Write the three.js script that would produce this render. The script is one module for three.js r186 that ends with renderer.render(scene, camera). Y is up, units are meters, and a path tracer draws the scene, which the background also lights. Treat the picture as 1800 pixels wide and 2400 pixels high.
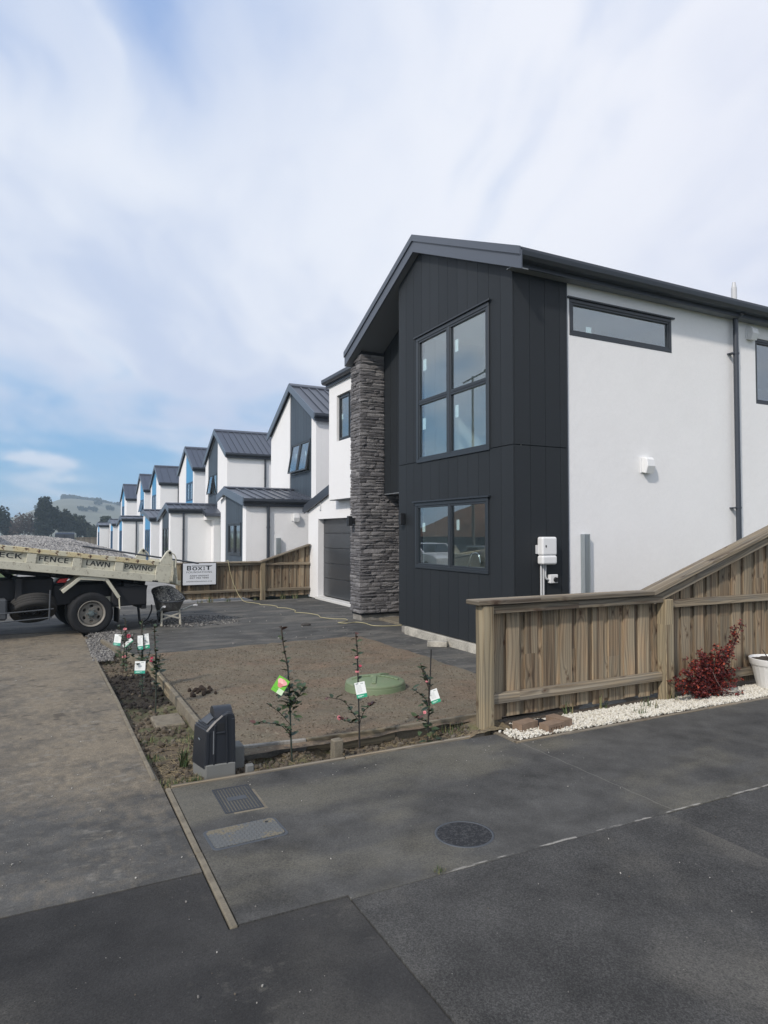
import * as THREE from 'three';
import { mergeGeometries } from 'three/addons/utils/BufferGeometryUtils.js';
import { FontLoader } from 'three/addons/loaders/FontLoader.js';
import { TextGeometry } from 'three/addons/geometries/TextGeometry.js';
import { RoundedBoxGeometry } from 'three/addons/geometries/RoundedBoxGeometry.js';

// ---------------------------------------------------------------- camera, sky, sun, exposure
const scene = new THREE.Scene();
const camera = new THREE.PerspectiveCamera(75.06, 0.75, 0.1, 4000);
const YAW = Math.atan(795 / 1562), PITCH = Math.atan(50 / 1562);
camera.position.set(0, 1.75, 0);
camera.lookAt(Math.sin(YAW) * Math.cos(PITCH), 1.75 + Math.sin(PITCH), -Math.cos(YAW) * Math.cos(PITCH));
const renderer = new THREE.WebGLRenderer({ antialias: true });
renderer.toneMapping = THREE.LinearToneMapping;
renderer.toneMappingExposure = 1.0;
renderer.shadowMap.enabled = true;
const SUN_DIR = new THREE.Vector3(-1.4, 1.25, 0.8).normalize();
const sun = new THREE.DirectionalLight(0xfff5ea, 2.9);
sun.position.copy(SUN_DIR).multiplyScalar(60).add(new THREE.Vector3(4, 0, -12));
sun.target.position.set(4, 0, -12);
sun.castShadow = true; sun.shadow.radius = 6; sun.shadow.mapSize.set(4096, 4096);
Object.assign(sun.shadow.camera, { left: -40, right: 40, top: 40, bottom: -40, near: 1, far: 160 });
scene.add(sun, sun.target);

// ---------------------------------------------------------------- noise
function rng(seed) { let a = seed >>> 0; return () => { a = (a + 0x6D2B79F5) | 0; let t = Math.imul(a ^ (a >>> 15), 1 | a); t = (t + Math.imul(t ^ (t >>> 7), 61 | t)) ^ t; return ((t ^ (t >>> 14)) >>> 0) / 4294967296; }; }
const NT = new Float32Array(65536); { const r = rng(7); for (let i = 0; i < 65536; i++) NT[i] = r(); }
function vn(x, y) {
  const xi = Math.floor(x), yi = Math.floor(y); let fx = x - xi, fy = y - yi;
  fx = fx * fx * (3 - 2 * fx); fy = fy * fy * (3 - 2 * fy);
  const x0 = xi & 255, x1 = (xi + 1) & 255, y0 = (yi & 255) << 8, y1 = ((yi + 1) & 255) << 8;
  const a = NT[y0 + x0], b = NT[y0 + x1], c = NT[y1 + x0], d = NT[y1 + x1];
  return a + (b - a) * fx + (c - a) * fy + (a - b - c + d) * fx * fy;
}
function fbm(x, y, o = 4) { let s = 0, a = 0.5, n = 0; for (let i = 0; i < o; i++) { s += a * vn(x, y); n += a; x = x * 2.03 + 17.3; y = y * 2.03 + 9.1; a *= 0.5; } return s / n; }
const clamp = (x, a = 0, b = 1) => x < a ? a : x > b ? b : x;
const ss = (a, b, x) => { const t = clamp((x - a) / (b - a)); return t * t * (3 - 2 * t); };
const lerp = (a, b, t) => a + (b - a) * t;

// sky: a thin sheet of high cloud over blue, open towards the low north-west
{
  const W = 2048, H = 1024, D = new Float32Array(W * H * 4);
  for (let j = 0; j < H; j++) for (let i = 0; i < W; i++) {
    const v = (j + 0.5) / H, u = (i + 0.5) / W, el = (v - 0.5) * Math.PI, az = (u - 0.5) * 2 * Math.PI;
    const y = Math.sin(el), dx = Math.cos(el) * Math.cos(az), dz = Math.cos(el) * Math.sin(az);
    const k = (j * W + i) * 4;
    const e = Math.max(0, y), h = Math.pow(1 - e, 5);
    const up = ss(0.25, 0.55, e); let r = lerp(lerp(0.085, 0.30, up), 0.42, h), g = lerp(lerp(0.34, 0.45, up), 0.66, h), b = lerp(lerp(0.74, 0.77, up), 0.86, h);
    if (y > -0.02) {
      const q = 1 / (e + 0.16), px = dx * q, pz = dz * q;
      const a = -1.25, sx = px * Math.cos(a) + pz * Math.sin(a), sz = -px * Math.sin(a) + pz * Math.cos(a);
      const wx = fbm(sx * 0.7 + 5, sz * 0.7 + 3, 4) - 0.5, wz = fbm(sx * 0.7 + 45, sz * 0.7 + 23, 4) - 0.5;
      const n1 = fbm(sx * 0.55 + wx * 1.5 + 11.7, sz * 1.1 + wz * 1.5 + 4.2, 6);
      const n2 = fbm(sx * 1.2 + wx * 2.2 + 71, sz * 3.4 + wz * 2.4 + 31, 6);
      const n3 = fbm(sx * 0.35 + 3.3 + wx, sz * 0.35 + 8.8 + wz, 4);
      const dn = Math.atan2(dx, -dz);                       // bearing from the far end of the street
      let bias = ss(0.10, 0.36, y) * 0.36 + 0.06 - 0.40 * ss(0.34, 0.62, y) * (1 - 0.55 * ss(0.2, 0.9, dn));
            bias += 0.24 * ss(0.10, 0.75, dn) * ss(0.02, 0.3, y) - 0.12 * Math.exp(-Math.pow((dn + 0.32) / 0.55, 2)) * ss(0.0, 0.1, y) * (1 - ss(0.24, 0.46, y));
      const n4 = fbm(sx * 4.1 + wx * 5 + 15, sz * 6.3 + wz * 5 + 61, 6) - 0.5;
      let c = ss(0.34, 0.80, 0.66 * n1 + 0.34 * n2 + bias + 0.34 * n4);
      const streak = ss(0.46, 0.70, n2 + 0.3 * n4) * 0.85 * ss(0.02, 0.10, y);
      c = Math.max(c, streak);
      const thick = ss(0.28, 0.72, n3 * 0.6 + n1 * 0.4 + 0.22 * n4);
      const warm = ss(0.0, 1.2, dn);
      const tk = thick * thick; const cr = lerp(0.88, 0.60, tk), cg = lerp(0.925, 0.69, tk), cb = lerp(1.01, 0.88, tk);
      r = lerp(r, cr + 0.01 * warm, c); g = lerp(g, cg - 0.012 * warm, c); b = lerp(b, cb - 0.01 * warm, c);
      const glow = Math.pow(Math.max(0, dx * SUN_DIR.x + y * SUN_DIR.y + dz * SUN_DIR.z), 6);   // cloud brightened round the veiled sun
      r += glow * 0.55 * c; g += glow * 0.53 * c; b += glow * 0.48 * c;
    } else { r = 0.18; g = 0.19; b = 0.19; }
    D[k] = r; D[k + 1] = g; D[k + 2] = b; D[k + 3] = 1;
  }
  const t = new THREE.DataTexture(D, W, H, THREE.RGBAFormat, THREE.FloatType);
  t.mapping = THREE.EquirectangularReflectionMapping; t.magFilter = t.minFilter = THREE.LinearFilter; t.wrapS = THREE.RepeatWrapping; t.needsUpdate = true;
  scene.background = t; scene.environment = t;
}
scene.fog = new THREE.FogExp2(0xb6cbdb, 0.00072);

// ---------------------------------------------------------------- textures
const LUT = new Uint8Array(4097); for (let i = 0; i <= 4096; i++) { const x = i / 4096; LUT[i] = Math.round(255 * (x <= 0.0031308 ? 12.92 * x : 1.055 * Math.pow(x, 1 / 2.4) - 0.055)); }
const o3 = [0, 0, 0];
function ctex(w, h, fn, sx = 1, sy = sx) {          // colour texture; fn(i, j) writes linear colour to o3
  const D = new Uint8Array(w * h * 4);
  for (let j = 0; j < h; j++) for (let i = 0; i < w; i++) { fn(i, j); const k = (j * w + i) * 4; for (let c = 0; c < 3; c++) D[k + c] = LUT[(clamp(o3[c]) * 4096) | 0]; D[k + 3] = 255; }
  return fin(new THREE.DataTexture(D, w, h), sx, sy, true);
}
function gtex(w, h, fn, sx = 1, sy = sx) {          // grey data texture
  const D = new Uint8Array(w * h * 4);
  for (let j = 0; j < h; j++) for (let i = 0; i < w; i++) { const v = (clamp(fn(i, j)) * 255) | 0, k = (j * w + i) * 4; D[k] = D[k + 1] = D[k + 2] = v; D[k + 3] = 255; }
  return fin(new THREE.DataTexture(D, w, h), sx, sy, false);
}
function fin(t, sx, sy, srgb) { t.wrapS = t.wrapT = THREE.RepeatWrapping; t.magFilter = THREE.LinearFilter; t.minFilter = THREE.LinearMipmapLinearFilter; t.generateMipmaps = true; t.anisotropy = 8; t.repeat.set(1 / sx, 1 / sy); if (srgb) t.colorSpace = THREE.SRGBColorSpace; t.needsUpdate = true; return t; }
const set3 = (r, g, b) => { o3[0] = r; o3[1] = g; o3[2] = b; };
const hsh = (i, j) => { let h = Math.imul(i, 374761393) + Math.imul(j, 668265263) | 0; h = Math.imul(h ^ (h >>> 13), 1274126177); return ((h ^ (h >>> 16)) >>> 0) / 4294967296; };
// tileable noise on a w-pixel tile: p = lattice cells over the tile
function tn(i, j, w, p, s = 0) { const x = i / w * p, y = j / w * p, xi = Math.floor(x), yi = Math.floor(y); let fx = x - xi, fy = y - yi; fx = fx * fx * (3 - 2 * fx); fy = fy * fy * (3 - 2 * fy); const x1 = (xi + 1) % p, y1 = (yi + 1) % p; const a = hsh(xi + s * 131, yi), b = hsh(x1 + s * 131, yi), c = hsh(xi + s * 131, y1), d = hsh(x1 + s * 131, y1); return a + (b - a) * fx + (c - a) * fy + (a - b - c + d) * fx * fy; }

const asphaltBump = gtex(1024, 1024, (i, j) => 0.45 * tn(i, j, 1024, 256, 1) + 0.35 * tn(i, j, 1024, 128, 2) + 0.2 * hsh(i, j), 1.2);
const fineBump = gtex(512, 512, (i, j) => 0.5 * tn(i, j, 512, 128, 3) + 0.3 * tn(i, j, 512, 64, 4) + 0.2 * hsh(i, j + 999), 0.5);
const stuccoBump = gtex(1024, 1024, (i, j) => 0.5 * tn(i, j, 1024, 24, 5) + 0.3 * tn(i, j, 1024, 160, 6) + 0.2 * hsh(i + 77, j), 1.6);

// wood: 2.4 m along the grain, eight 0.15 m boards across
const WOODL = 2.4, WOODW = 1.2;
function woodTex(w, h, tint, weather, seed) {
  const R = rng(seed), knots = [];
  for (let b = 0; b < 8; b++) for (let k = 0; k < 3; k++) knots.push([b, R() * WOODL, (b + 0.2 + 0.6 * R()) * 0.15, 0.008 + 0.011 * R()]);
  const tone = Array.from({ length: 8 }, () => [0.68 + 0.55 * R(), R(), 40 * R(), 0.02 + 0.12 * R()]);
  return ctex(w, h, (i, j) => {
    const x = i / w * WOODL, y = j / h * WOODW, b = Math.min(7, (y / 0.15) | 0), [tb, th, off, cen] = tone[b];
    const yl = y - b * 0.15;
    let warp = (vn(x * 1.7 + off, yl * 14 + b * 9) - 0.5) * 0.055 + (vn(x * 5 + off, yl * 40) - 0.5) * 0.008, dark = 0;
    for (const [kb, kx, ky, kr] of knots) if (kb === b) {
      let dx = Math.abs(x - kx); dx = Math.min(dx, WOODL - dx); const dy = y - ky, d = Math.sqrt(dx * dx * 0.35 + dy * dy);
      if (d < 0.14) { warp += Math.sign(dy) * 0.026 * Math.exp(-d * d / (kr * kr * 9)); dark = Math.max(dark, ss(kr * 1.1, kr * 0.6, d), 0.45 * ss(kr * 2.6, kr, d)); }
    }
    const rr = Math.abs(yl + warp - cen) * (24 + 16 * th);
    const ring = Math.pow(0.5 + 0.5 * Math.sin(rr * 6.283), 2.2);
    const fib = vn(x * 9 + off, y * 900) * 0.5 + vn(x * 3, y * 380 + off) * 0.5;
    const st = fbm(x * 1.1 + off, y * 22 + 3, 4), blot = fbm(x * 3 + off, y * 12, 4);
    let L = tb * (0.80 + 0.16 * (fib - 0.5) - 0.30 * ring + 0.42 * (st - 0.5));
    const wgt = ss(0.35, 0.65, blot * 0.6 + st * 0.4 + weather);
    let r = lerp(tint[0], tint[3], wgt) * L, g = lerp(tint[1], tint[4], wgt) * L, bb = lerp(tint[2], tint[5], wgt) * L;
    const drk = Math.min(1, ss(0.60, 0.74, fbm(x * 0.8 + off * 2, y * 20, 4)) * 0.6 + dark * 0.85);
    r *= 1 - drk * 0.72; g *= 1 - drk * 0.82; bb *= 1 - drk * 0.86;
    set3(r, g, bb);
  }, WOODL, WOODW);
}
const woodA = woodTex(1536, 1024, [0.44, 0.320, 0.200, 0.365, 0.300, 0.208], 0.02, 21);      // treated pine palings
const woodB = woodTex(1536, 1024, [0.37, 0.300, 0.205, 0.325, 0.285, 0.222], 0.02, 22);       // greyer rails and caps
const woodC = woodTex(1024, 1024, [0.41, 0.33, 0.205, 0.36, 0.305, 0.205], 0.0, 23);           // posts
const woodBump = gtex(1024, 1024, (i, j) => { const x = i / 1024 * 2.4, y = j / 1024 * 1.2; return 0.6 * vn(x * 6, y * 420) + 0.4 * vn(x * 2.1 + 9, y * 160); }, WOODL, WOODW);

// ---------------------------------------------------------------- materials
const col = (r, g, b) => new THREE.Color().setRGB(r, g, b);
function mat(o) { if (Array.isArray(o.color)) o.color = col(...o.color); return new THREE.MeshStandardMaterial({ roughness: 0.7, metalness: 0, ...o }); }
function pmat(o) { if (Array.isArray(o.color)) o.color = col(...o.color); return new THREE.MeshPhysicalMaterial({ roughness: 0.7, metalness: 0, ...o }); }
const stuccoTex = ctex(1024, 1024, (i, j) => { const v = 0.83 + 0.016 * (tn(i, j, 1024, 6, 31) - 0.5) + 0.016 * (tn(i, j, 1024, 19, 32) - 0.5) + 0.02 * (tn(i, j, 1024, 150, 33) - 0.5); set3(v, v, v); }, 4.5);
const M = {
  white: mat({ map: stuccoTex, roughness: 0.9, bumpMap: stuccoBump, bumpScale: 0.0028 }),
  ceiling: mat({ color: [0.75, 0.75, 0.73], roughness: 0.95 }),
  clad: pmat({ color: [0.021, 0.0245, 0.028], specularIntensity: 0.6, roughness: 0.55, bumpMap: fineBump, bumpScale: 0.0003 }),
  clad2: pmat({ color: [0.0195, 0.023, 0.0265], specularIntensity: 0.6, roughness: 0.58, bumpMap: fineBump, bumpScale: 0.0003 }),
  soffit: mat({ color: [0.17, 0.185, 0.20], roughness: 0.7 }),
  trim: mat({ color: [0.042, 0.050, 0.064], roughness: 0.38 }),
  barge: mat({ color: [0.080, 0.094, 0.120], roughness: 0.4 }),
  roof: mat({ color: [0.085, 0.095, 0.118], roughness: 0.36, metalness: 0.35 }),
  frame: mat({ color: [0.024, 0.030, 0.037], roughness: 0.36 }),
  slate: mat({ color: [0.050, 0.068, 0.088], roughness: 0.5 }),
  slate2: mat({ color: [0.045, 0.061, 0.080], roughness: 0.5 }),
  blue: mat({ color: [0.075, 0.31, 0.56], roughness: 0.55 }),
  blue2: mat({ color: [0.08, 0.29, 0.52], roughness: 0.55 }),
  blueDark: mat({ color: [0.030, 0.085, 0.17], roughness: 0.5 }),
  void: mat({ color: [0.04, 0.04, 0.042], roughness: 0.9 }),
  glass: pmat({ color: [0.90, 0.97, 0.98], roughness: 0.0, transmission: 1, thickness: 0, ior: 2.3 }),
  sticker: mat({ color: [0.72, 0.76, 0.74], roughness: 0.6 }),
  concrete: mat({ roughness: 0.92, bumpMap: fineBump, bumpScale: 0.0015, map: ctex(512, 512, (i, j) => { const v = 0.27 + 0.12 * (tn(i, j, 512, 9, 41) - 0.5) + 0.10 * (tn(i, j, 512, 60, 42) - 0.5) + 0.06 * (hsh(i, j) - 0.5); set3(v, v * 0.95, v * 0.85); }, 0.9) }),
  concGrey: mat({ color: [0.155, 0.158, 0.15], roughness: 0.9, bumpMap: fineBump, bumpScale: 0.001 }),
  plasticWhite: mat({ color: [0.76, 0.77, 0.77], roughness: 0.35 }),
  plasticGrey: mat({ color: [0.55, 0.56, 0.57], roughness: 0.4 }),
  black: mat({ color: [0.012, 0.013, 0.015], roughness: 0.5 }),
  steel: mat({ color: [0.33, 0.37, 0.39], roughness: 0.45, metalness: 0.6 }),
  steelDark: mat({ color: [0.070, 0.078, 0.088], roughness: 0.65, metalness: 0.1 }),
  iron: mat({ color: [0.035, 0.040, 0.048], roughness: 0.75 }),
  dirtyTimber: mat({ roughness: 0.95, bumpMap: fineBump, bumpScale: 0.002, map: ctex(512, 512, (i, j) => { const n = tn(i, j, 512, 14, 171) * 0.5 + tn(i, j, 512, 70, 172) * 0.3 + hsh(i, j) * 0.2; set3(0.11 + 0.13 * n, 0.095 + 0.115 * n, 0.07 + 0.085 * n); }, 0.7) }),
  chrome: mat({ color: [0.75, 0.75, 0.75], roughness: 0.12, metalness: 1 }),
  rubber: mat({ color: [0.010, 0.011, 0.013], roughness: 0.85, bumpMap: fineBump, bumpScale: 0.0006 }),
  rubberDusty: mat({ color: [0.038, 0.037, 0.035], roughness: 0.9, bumpMap: fineBump, bumpScale: 0.0008 }),
  chassis: mat({ color: [0.010, 0.011, 0.014], roughness: 0.65 }),
  red: mat({ color: [0.62, 0.03, 0.03], roughness: 0.4 }),
};
M.door = mat({ color: [0.045, 0.050, 0.056], roughness: 0.30 });
const woods = [], rails = [], posts = [];
for (const k of [0.86, 1.0, 1.12]) { woods.push(mat({ map: woodA, color: [k, k, k * 0.99], roughness: 0.85, bumpMap: woodBump, bumpScale: 0.0012 })); rails.push(mat({ map: woodB, color: [k, k, k], roughness: 0.88, bumpMap: woodBump, bumpScale: 0.0012 })); posts.push(mat({ map: woodC, color: [k, k, k], roughness: 0.85, bumpMap: woodBump, bumpScale: 0.0012 })); }

// ---------------------------------------------------------------- geometry helpers
function metricUV(g, grain, uo = 0, vo = 0) {
  if (g.index) g = g.toNonIndexed();
  const p = g.attributes.position, n = g.attributes.normal, uv = new Float32Array(p.count * 2);
  for (let t = 0; t < p.count; t += 3) {
    let nx = 0, ny = 0, nz = 0; for (let k = 0; k < 3; k++) { nx += n.getX(t + k); ny += n.getY(t + k); nz += n.getZ(t + k); }
    nx = Math.abs(nx); ny = Math.abs(ny); nz = Math.abs(nz);
    for (let k = 0; k < 3; k++) {
      const i = t + k, x = p.getX(i), y = p.getY(i), z = p.getZ(i); let u, v;
      if (nx >= ny && nx >= nz) { u = z; v = y; if (grain === 'y') { u = y; v = z; } }
      else if (ny >= nz) { u = x; v = z; if (grain === 'z') { u = z; v = x; } }
      else { u = x; v = y; if (grain === 'y') { u = y; v = x; } }
      uv[i * 2] = u + uo; uv[i * 2 + 1] = v + vo;
    }
  }
  g.setAttribute('uv', new THREE.BufferAttribute(uv, 2)); return g;
}
function fromTris(P) { const g = new THREE.BufferGeometry(); g.setAttribute('position', new THREE.Float32BufferAttribute(P, 3)); g.computeVertexNormals(); return g; }
// chamfered box between two corners
function bx(x0, x1, y0, y1, z0, z1, c = 0.003, grain, uo = 0, vo = 0) {
  if (x0 > x1) [x0, x1] = [x1, x0]; if (y0 > y1) [y0, y1] = [y1, y0]; if (z0 > z1) [z0, z1] = [z1, z0];
  c = Math.min(c, (x1 - x0) * 0.3, (y1 - y0) * 0.3, (z1 - z0) * 0.3);
  const C = [[x0, x1], [y0, y1], [z0, z1]], P = [], mid = [(x0 + x1) / 2, (y0 + y1) / 2, (z0 + z1) / 2];
  const pt = (s, a) => { const q = [0, 0, 0]; for (let k = 0; k < 3; k++) q[k] = C[k][s[k]] + (k === a ? 0 : (s[k] ? -c : c)); return q; };
  const tri = (a, b, d) => {
    const u = [b[0] - a[0], b[1] - a[1], b[2] - a[2]], v = [d[0] - a[0], d[1] - a[1], d[2] - a[2]];
    const n = [u[1] * v[2] - u[2] * v[1], u[2] * v[0] - u[0] * v[2], u[0] * v[1] - u[1] * v[0]];
    const o = (a[0] - mid[0]) * n[0] + (a[1] - mid[1]) * n[1] + (a[2] - mid[2]) * n[2];
    if (o >= 0) P.push(...a, ...b, ...d); else P.push(...a, ...d, ...b);
  };
  const quad = (a, b, d, e) => { tri(a, b, d); tri(a, d, e); };
  for (let a = 0; a < 3; a++) {
    const b = (a + 1) % 3, d = (a + 2) % 3;
    for (const s of [0, 1]) { const m = (i, j) => { const q = [0, 0, 0]; q[a] = s; q[b] = i; q[d] = j; return pt(q, a); }; quad(m(0, 0), m(1, 0), m(1, 1), m(0, 1)); }
    for (const i of [0, 1]) for (const j of [0, 1]) { const m = (k, f) => { const q = [0, 0, 0]; q[a] = k; q[b] = i; q[d] = j; return pt(q, f); }; quad(m(0, b), m(1, b), m(1, d), m(0, d)); }
  }
  for (const i of [0, 1]) for (const j of [0, 1]) for (const k of [0, 1]) tri(pt([i, j, k], 0), pt([i, j, k], 1), pt([i, j, k], 2));
  return metricUV(fromTris(P), grain, uo, vo);
}
function shapeOf(pts, holes = []) { const s = new THREE.Shape(pts.map(p => new THREE.Vector2(...p))); for (const h of holes) s.holes.push(new THREE.Path(h.map(p => new THREE.Vector2(...p)))); return s; }
const ext = (s, d, bev) => new THREE.ExtrudeGeometry(s, bev ? { depth: d - 2 * bev, bevelEnabled: true, bevelThickness: bev, bevelSize: bev, bevelOffset: -bev, bevelSegments: 1, curveSegments: 8 } : { depth: d, bevelEnabled: false, curveSegments: 12 });
function prismX(pts, x0, x1, holes = [], grain, bev = 0) { const f = p => p.map(([z, y]) => [-z, y]); const g = ext(shapeOf(f(pts), holes.map(f)), x1 - x0, bev); if (bev) g.translate(0, 0, bev); g.rotateY(Math.PI / 2); g.translate(x0, 0, 0); return metricUV(g, grain); }
function prismZ(pts, z0, z1, holes = [], grain, bev = 0) { const g = ext(shapeOf(pts, holes), z1 - z0, bev); if (bev) g.translate(0, 0, bev); g.translate(0, 0, z0); return metricUV(g, grain); }
function prismY(pts, y0, y1, holes = [], grain, bev = 0) { const f = p => p.map(([x, z]) => [x, -z]); const g = ext(shapeOf(f(pts), holes.map(f)), y1 - y0, bev); if (bev) g.translate(0, 0, bev); g.rotateX(-Math.PI / 2); g.translate(0, y0, 0); return metricUV(g, grain); }
const rect = (a0, a1, b0, b1) => [[a0, b0], [a1, b0], [a1, b1], [a0, b1]];
function tube(pts, r, seg = 12, rad = 6, closed = false) { return new THREE.TubeGeometry(new THREE.CatmullRomCurve3(pts.map(p => new THREE.Vector3(...p)), closed, 'catmullrom', 0.4), seg, r, rad, closed); }
function rod(a, b, r0, r1 = r0, rad = 8) { const A = new THREE.Vector3(...a), B = new THREE.Vector3(...b), d = B.clone().sub(A), L = d.length(); const g = new THREE.CylinderGeometry(r1, r0, L, rad); g.applyQuaternion(new THREE.Quaternion().setFromUnitVectors(new THREE.Vector3(0, 1, 0), d.normalize())); const m = A.add(B).multiplyScalar(0.5); g.translate(m.x, m.y, m.z); return g; }
function bar(a, b, w, h, c = 0.003, grain = 'x') { // box section bar from a to b
  const A = new THREE.Vector3(...a), B = new THREE.Vector3(...b), d = B.clone().sub(A), L = d.length(); d.normalize();
  const g = bx(0, L, -h / 2, h / 2, -w / 2, w / 2, c, grain);
  const up = Math.abs(d.y) > 0.95 ? new THREE.Vector3(0, 0, 1) : new THREE.Vector3(0, 1, 0), zz = new THREE.Vector3().crossVectors(d, up).normalize(), yy = new THREE.Vector3().crossVectors(zz, d);
  g.applyMatrix4(new THREE.Matrix4().makeBasis(d, yy, zz).setPosition(A)); return g;
}
function merge(list) { return mergeGeometries(list.map(g => { g = g.index ? g.toNonIndexed() : g.clone(); for (const k of Object.keys(g.attributes)) if (!['position', 'normal', 'uv'].includes(k)) g.deleteAttribute(k); if (!g.attributes.uv) g.setAttribute('uv', new THREE.BufferAttribute(new Float32Array(g.attributes.position.count * 2), 2)); return g; })); }
function jitter(g, amt, f, seed) { const p = g.attributes.position; for (let i = 0; i < p.count; i++) { const x = p.getX(i), y = p.getY(i), z = p.getZ(i); p.setXYZ(i, x + amt * (vn(y * f + seed, z * f + 3) - 0.5), y + amt * (vn(x * f + seed + 9, z * f) - 0.5), z + amt * (vn(x * f + 5, y * f + seed) - 0.5)); } g.computeVertexNormals(); return g; }

// ---------------------------------------------------------------- naming
const used = {};
const numbered = n => { const k = used[n] = (used[n] ?? -1) + 1; return k ? `${n}_${String(k).padStart(3, '0')}` : n; };
function sh(o) { o.traverse(m => { if (m.isMesh) { m.castShadow = true; m.receiveShadow = true; } }); return o; }
function part(parent, name, geo, m, label) { const o = geo.isObject3D ? geo : new THREE.Mesh(geo, m); o.name = name; if (label) o.userData.label = label; o.castShadow = o.receiveShadow = true; parent.add(o); return o; }
function pgroup(parent, name, label) { const g = new THREE.Group(); g.name = name; if (label) g.userData.label = label; parent.add(g); return g; }
function thing(name, label, category, pos = [0, 0, 0], turn = 0, group) { const o = new THREE.Group(); o.name = numbered(name); o.position.set(...pos); o.rotation.y = turn; o.userData = { label, category }; if (group) o.userData.group = group; scene.add(o); return o; }
function single(name, label, category, geo, m, group) { const o = new THREE.Mesh(geo, m); o.name = numbered(name); o.userData = { label, category }; if (group) o.userData.group = group; o.castShadow = o.receiveShadow = true; scene.add(o); return o; }
function struct(name, geo, m, label, category) { const o = geo.isObject3D ? geo : new THREE.Mesh(geo, m); o.name = numbered(name); o.userData = { label, category, kind: 'structure' }; o.castShadow = o.receiveShadow = true; scene.add(o); return o; }
function stuff(name, label, category, o, parent) { o.name = parent ? name : numbered(name); o.userData = parent ? { kind: 'stuff' } : { label, category, kind: 'stuff' }; o.castShadow = o.receiveShadow = true; (parent || scene).add(o); return o; }
function instances(geo, m, list, colors) { const I = new THREE.InstancedMesh(geo, m, list.length); const o = new THREE.Object3D(); list.forEach((l, i) => { o.position.set(...l.p); o.rotation.set(...(l.r || [0, 0, 0])); if (l.s.length) o.scale.set(...l.s); else o.scale.setScalar(l.s); o.updateMatrix(); I.setMatrixAt(i, o.matrix); if (colors) I.setColorAt(i, colors(i)); }); return I; }
function pebble(seed, flat = 0.65) { let g = new THREE.IcosahedronGeometry(1, 1); const p = g.attributes.position; for (let i = 0; i < p.count; i++) { const x = p.getX(i), y = p.getY(i), z = p.getZ(i); const k = 0.72 + 0.55 * vn(x * 1.3 + seed * 7 + 20, y * 1.3 + z * 1.7 + seed + 20); p.setXYZ(i, x * k, y * k * flat, z * k * 0.85); } g.computeVertexNormals(); return g; }
// ---------------------------------------------------------------- ground
{
  const gt = ctex(512, 512, (i, j) => { const n = tn(i, j, 512, 12, 51) * 0.6 + tn(i, j, 512, 90, 52) * 0.4; set3(0.075 + 0.05 * n, 0.082 + 0.05 * n, 0.045 + 0.03 * n); }, 6);
  const g = new THREE.PlaneGeometry(3000, 3000); g.rotateX(-Math.PI / 2); g.translate(0, -0.16, -700);
  struct('ground', metricUV(g), mat({ map: gt, roughness: 1 }), 'flat dull green ground under and beyond the whole estate', 'ground');
}
// a slab of paving with one colour map over its whole top
function sheet(name, label, pts, y, m, W, L, x0, z0, cat = 'pavement') {
  const g = prismY(pts, y - 0.08, y), uv = g.attributes.uv, p = g.attributes.position;
  for (let i = 0; i < p.count; i++) uv.setXY(i, (p.getX(i) - x0) / W, (p.getZ(i) - z0) / L);
  return struct(name, g, m, label, cat);
}
function pave(w, h, W, L, x0, z0, fn, rough = 0.9, bump = 0.002) {
  const map = ctex(w, h, (i, j) => fn(x0 + (i + 0.5) / w * W, z0 + (j + 0.5) / h * L, i, j), 1, 1);
  map.wrapS = map.wrapT = THREE.ClampToEdgeWrapping;
  const b = asphaltBump.clone(); b.repeat.set(W / 1.2, L / 1.2); b.needsUpdate = true;
  return mat({ map, roughness: rough, bumpMap: b, bumpScale: bump });
}
const grain = (x, z, i, j) => clamp(0.5 + 1.35 * (0.40 * vn(x * 190, z * 190) + 0.35 * vn(x * 380 + 7, z * 380) + 0.25 * hsh(i, j) - 0.5));
// pale dust scuffs: short streaks with an outline of their own
const scuff = (x, z, s) => { const a = fbm(x * 17 + s, z * 26 + s * 2, 6), m = fbm(x * 2.7 + s, z * 2.7, 4); return ss(0.58, 0.82, a * 0.66 + m * 0.36); };
const mudSpot = (x, z) => ss(0.70, 0.76, fbm(x * 7 + 3, z * 13 + 8, 4));

// new dark asphalt nearest the camera
sheet('dark_asphalt_path', 'near black newly laid asphalt across the bottom left of the picture', [[-3, -3.537], [0.750, -3.537], [0.750, -2.985], [0.797, -2.985], [0.797, -3.0], [1.326, -3.0], [1.325, 1.5], [-3, 1.5]], 0,
  pave(2048, 2048, 4.6, 5.4, -3.1, -3.7, (x, z, i, j) => {
    const g = grain(x, z, i, j), f = fbm(x * 1.6, z * 1.6, 4), d = (scuff(x, z, 3) * 0.5 + 0.30 * ss(0.45, 0.7, fbm(x * 1.9 + 4, z * 1.9 + 2, 6))) * ss(0.42, 0.6, fbm(x * 0.8 + 4, z * 0.9 + 2, 3)) * (0.2 + 1.2 * g);
    const mo = fbm(x * 6 + 2, z * 7, 6); let v = 0.024 * (0.5 + 1.0 * g) * (0.55 + 0.9 * mo) + 0.020 * (f - 0.5);
    if (hsh(i * 3 + 1, j * 5 + 2) > 0.9992) v += 0.10;
    set3(lerp(v, 0.125, d), lerp(v * 0.975, 0.118, d), lerp(v * 0.94, 0.10, d));
  }), 4.6, 5.4, -3.1, -3.7);

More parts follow.
